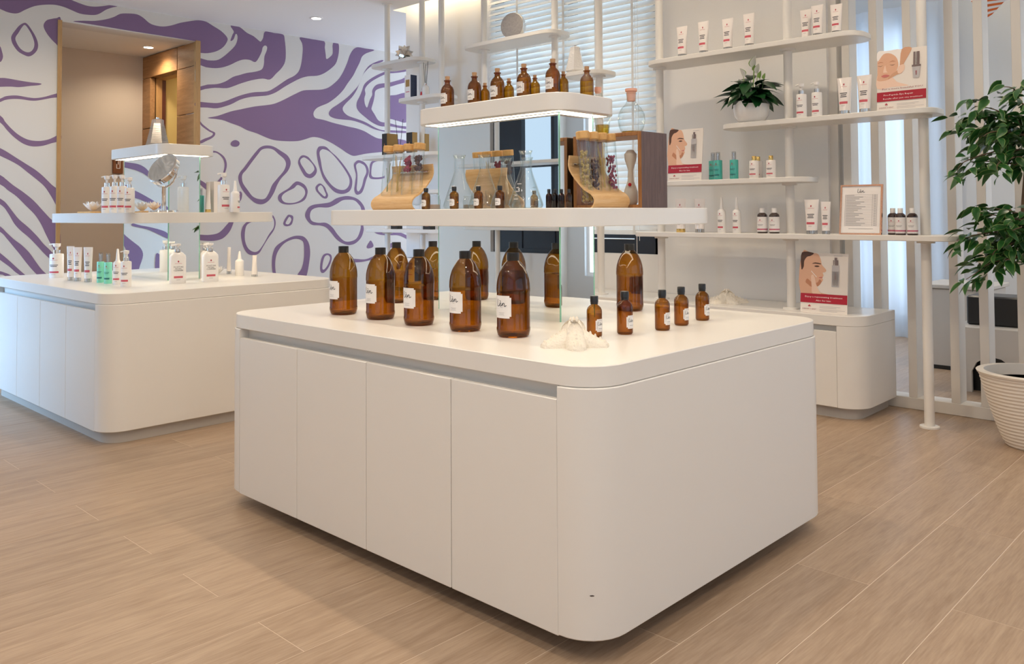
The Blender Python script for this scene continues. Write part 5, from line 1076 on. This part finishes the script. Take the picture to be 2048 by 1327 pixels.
p = lshelf(308, 2.28); lotus(p, 17/ppm(p), 'white lotus candle holder on a wooden tray behind the round make-up mirror', .11)
p = lp(436, 548, .02); lotus(p, 14/ppm(p), 'white lotus candle holder standing on the left counter')
for i, (x, yt, Y) in enumerate(((213, 351, 2.12), (229, 349, 2.08), (244, 349, 2.05), (259, 354, 2.02))):
    p = lshelf(x, Y); round_bottle(p, H_(p, x, yt), 9.5/ppm(p), f'tall white pump bottle on the left shelf, {("leftmost", "second from left", "third from left", "rightmost")[i]} of four', math.radians(42), 'pump bottles on the left shelf')
p = lshelf(400, 2.50); p.x = aty(400, 428, 2.6).x; p.y = 2.6
def rsh(x, Y): q = aty(x, 428, Y); q.z = LZ; return q
G2 = 'products at the right end of the left shelf'
p = rsh(401, 2.66); round_bottle(p, H_(p, 401, 376), 7/ppm(p), 'small teal bottle beside the left mirror tower', PI, G2, 'mist', TEAL, prn=False)
p = rsh(416, 2.66); tube_product(p, H_(p, 416, 364), 16/ppm(p), 'cream tube with gold foot on the left shelf', PI, G2, capm=GOLD)
p = rsh(431, 2.74); gift_box(p, 13/ppm(p), .06, H_(p, 431, 363), 'tall cream product carton beside the big pump bottle', PEARL, PEARL, None, math.radians(10), lambda t, w, d, h: rect2(g_, 0, 0, 0, 0, flat(0), PINK) if False else None)
p = rsh(447, 2.62); round_bottle(p, H_(p, 447, 345), 11.5/ppm(p), 'big white pump bottle at the right end of the left shelf', PI/2, G2)
p = rsh(470, 2.66); round_bottle(p, H_(p, 470, 361), 9/ppm(p), 'white spray bottle at the right end of the left shelf', PI*.75, G2, 'spray')
# make-up mirror
p = lshelf(327, 2.10); s = 1/ppm(p); t = thing('makeup_mirror', 'round chrome make-up mirror tilted on a stand on the left shelf', 'mirror', p)
MB().lathe([(27*s, 0), (28*s, .002), (27*s, .010), (6*s, .014), (0, .014)], CHROME, 32).build('base', t); MB().lathe([(5*s, .012), (4.5*s, 50*s), (6*s, 52*s), (0, 53*s)], CHROME, 20).build('stem', t)
R = 34*s
hd = bpy.data.objects.new('tilting_head', None)
hm = MB().lathe([(R*.90, -.018), (R*.94, -.019), (R, -.014), (R, .014), (R*.94, .019), (R*.90, .018)], CHROME, 40, caps=False).build('rim', t, loc=(0, 0, 86*s)); rot = Matrix.Rotation(math.radians(18), 4, 'Z') @ Matrix.Rotation(math.radians(58), 4, 'X')
hm.rotation_euler = rot.to_euler()
gm = MB().lathe([(0, .0185), (R*.9, .0185)], mat('grey_reflection_face', (.80, .80, .79), .35, .4), 40); gm.add([(R*.9*math.cos(2*PI*i/40), -R*.9*math.sin(2*PI*i/40), -.0185) for i in range(40)], [tuple(range(40))], MATS['grey_reflection_face']); gm.build('looking_glass', hm, False)  # satin pale grey stands in for the ceiling's reflection
yk = []
for i in range(13): a = PI+PI*i/12; yk.append((R*1.06*math.cos(a), 0, 86*s+R*1.06*math.sin(a)))
o = MB().tube(yk, .006, CHROME, 10).build('yoke', t); o.rotation_euler.z = math.radians(18)

# ================================================================== PLANTS
def leaf_mesh(name, L_, W_, m1, m2=None, droop=.25, fold=.12, n=6):
    v = []; f = []; mi = []
    for k in range(n+1):
        u = k/n; w_ = W_*(math.sin(PI*u**.8)**.9)*(1-.25*u) if 0 < u < 1 else .0003
        x = L_*u; z = -droop*L_*u*u
        for s_ in (-1, -.84, 0, .84, 1): v.append((x, s_*w_/2, z+abs(s_)*fold*w_))
    for k in range(n):
        for j in range(4): f.append((5*k+j, 5*k+j+1, 5*k+6+j, 5*k+5+j)); mi.append(1 if (j in (0, 3) and m2) else 0)
    me = bpy.data.meshes.new(name); me.from_pydata(v, [], f); me.materials.append(m1)
    if m2: me.materials.append(m2)
    me.polygons.foreach_set('material_index', mi); me.polygons.foreach_set('use_smooth', [True]*len(f)); return me
def add_leaf(me, name, parent, loc, direction, roll=0, sc=1):
    o = bpy.data.objects.new(name, me); COL.objects.link(o); o.parent = parent; o.location = loc
    q = Vector(direction).to_track_quat('X', 'Z'); o.rotation_euler = (q.to_matrix() @ Matrix.Rotation(roll, 3, 'X')).to_euler(); o.scale = (sc, sc, sc); return o
# anthurium on the second shelf
p = shelfp(1505, 1.79, 5.03); s = 1/ppm(p); t = thing('potted_anthurium', 'white flowering anthurium in a glossy white bowl pot on the second shelf', 'potted plant', p)
MB().lathe([(18*s, 0), (26*s, 4*s), (33*s, 14*s), (35*s, 26*s), (35*s, 37*s), (33*s, 37*s), (32*s, 26*s), (28*s, 20*s)], POTW, 36).build('pot', t, ang=60); MB().lathe([(0, 30*s), (33*s, 30*s)], SOIL, 24).build('soil', t, False)
am = leaf_mesh('anthurium_leaf', 52*s, 30*s, ANTH, None, .35, .10); rn = random.Random(11); stems = MB()
for i in range(64):
    a = 2*PI*i/64*5.0+rn.random()*.6; el = rn.uniform(.05, 1.25); d_ = Vector((math.cos(a)*math.cos(el), math.sin(a)*math.cos(el), math.sin(el))); rr = rn.uniform(10, 26)*s
    b = Vector((d_.x*rr, d_.y*rr*.8, 46*s+d_.z*rn.uniform(10, 46)*s)); dd = Vector((d_.x*1.1, d_.y*1.1, rn.uniform(-.30, .45)))
    add_leaf(am, 'leaf', t, b, dd, rn.uniform(-.4, .4), rn.uniform(.65, 1.1)); stems.tube([(0, 0, 28*s), (b.x*.5, b.y*.5, 33*s), tuple(b)], .9*s, ANTH, 5)
stems.build('leaf_stems', t)['kind'] = 'stuff'
sm = leaf_mesh('spathe', 20*s, 16*s, SPATHE, SPATHEG, .05, .35); sg_ = leaf_mesh('spathe_green', 15*s, 11*s, SPATHEG, None, .05, .35)
for x, z, me, sc in ((9, 118, sm, 1.3), (-14, 103, sm, 1.0), (17, 106, sm, 1.05), (22, 96, sg_, 1.1), (31, 93, sg_, .9), (10, 112, sg_, .9)):
    o = add_leaf(me, 'spathe', t, (x*s, -4*s, (z-9)*s), (.25*(1 if x > 0 else -1), -.25, 1), .4, sc); MB().tube([(0, 0, 34*s), (x*s*.8, -3*s, (z-30)*s), (x*s, -4*s, (z-8)*s)], .7*s, SPATHEG, 5).build('flower_stalk', t)
# ficus tree in ribbed pot
PX = Vector((-1.075, 5.02, 0)); t = thing('potted_ficus', 'variegated ficus tree in a ribbed off-white pot at the right edge', 'potted tree', PX)
RH = .385; prof = []
for k in range(41): 
    u = k/40; r_ = .125+.125*u**.75; prof.append((r_+(.0028 if k % 2 else -.0004), RH*u*.96))
prof += [(.258, RH*.965), (.262, RH*.99), (.255, RH), (.225, RH), (.218, RH*.94), (.205, RH*.80)]
MB().lathe(prof, POTR, 48).build('pot', t, ang=20); MB().lathe([(0, RH*.86), (.208, RH*.86)], SOIL, 32).build('soil', t, False)
tr = MB(); trunk = smooth_open([(0, 0, .3), (.02, .01, .7), (-.03, .02, 1.1), (.0, .0, 1.5), (.01, -.01, 1.7), (.0, 0, 1.80)], 5); tr.tube([tuple(q) for q in trunk], [.022-.012*i/(len(trunk)-1) for i in range(len(trunk))], BARK, 8); tr.build('trunk', t)
fm = [leaf_mesh('ficus_leaf', .100*k, .047*k, LEAFM, LEAFE, .30, .10) for k in (1.0, .85)]; rn = random.Random(23); nleaf = 0; xtra = MB()
LA = math.atan2(-R0.y, -R0.x)
def put_leaf(c, dd):
    global nleaf
    roll, sc = rn.uniform(-.8, .8), rn.uniform(.75, 1.15)
    if nleaf < 290: add_leaf(fm[rn.randrange(2)], 'leaf', t, c, dd, roll, sc); nleaf += 1
    else:
        q = Vector(dd).to_track_quat('X', 'Z').to_matrix() @ Matrix.Rotation(roll, 3, 'X'); me = fm[rn.randrange(2)]
        k = len(xtra.v); xtra.v += [tuple(Vector(c)+q @ (v.co*sc)) for v in me.vertices]; a_, b_ = xtra.m(LEAFM), xtra.m(LEAFE)
        for pl in me.polygons: xtra.f.append([k+i for i in pl.vertices]); xtra.mi.append(b_ if pl.material_index else a_)
def branch(z, ang, ln, rise, drop, dens=5, spread=.055):
    b0 = Vector((0, 0, z)); dv = Vector((math.cos(ang), math.sin(ang), 0)); pts = [b0]
    for k in range(1, 7): u = k/6; pts.append(b0+dv*ln*u+Vector((rn.uniform(-.02, .02), rn.uniform(-.02, .02), rise*math.sin(u*1.6)-drop*u*u)))
    MB().tube([tuple(q) for q in smooth_open(pts, 3)], [.006-.0042*i/18 for i in range(19)], BARK, 6).build('branch', t)
    for k in range(1, 7):
        for j in range(dens):
            c = pts[k].lerp(pts[k-1], rn.random())+Vector((rn.uniform(-spread, spread), rn.uniform(-spread, spread), rn.uniform(-spread, spread*.8)))
            a2 = ang+rn.uniform(-1.7, 1.7); put_leaf(c, Vector((math.cos(a2), math.sin(a2), rn.uniform(-.9, .3))))
# branches on the visible side first
for z, da, ln, rise, drop, dn in ((1.62, 0, .26, .14, .0, 7), (1.66, -.35, .34, .08, .06, 7), (1.60, .35, .34, .05, .06, 7), (1.52, .1, .42, .05, .16, 6), (1.55, -.7, .26, .08, .02, 6), (1.48, .55, .32, .04, .10, 5), (1.44, -.25, .28, .05, .02, 5),
                                 (1.15, .05, .32, .06, .02, 7), (1.10, -.35, .34, .02, .06, 7), (1.05, .35, .28, .02, .10, 7), (.98, 0, .34, .0, .12, 7), (1.12, .7, .24, .04, .06, 6), (1.0, -.7, .26, .02, .08, 6), (1.18, -.1, .22, .05, .0, 5),
                                 (1.64, 1.4, .3, .12, .04, 5), (1.60, -1.5, .3, .1, .04, 5), (1.10, 1.6, .3, .05, .08, 5), (1.12, -1.6, .3, .05, .08, 5), (1.62, 2.8, .3, .1, .05, 5), (1.08, 2.9, .3, .04, .08, 5), (1.70, .0, .12, .16, .0, 6)):
    branch(z, LA+da, ln, rise, drop, dn)
o = xtra.build('foliage', t); o['kind'] = 'stuff'
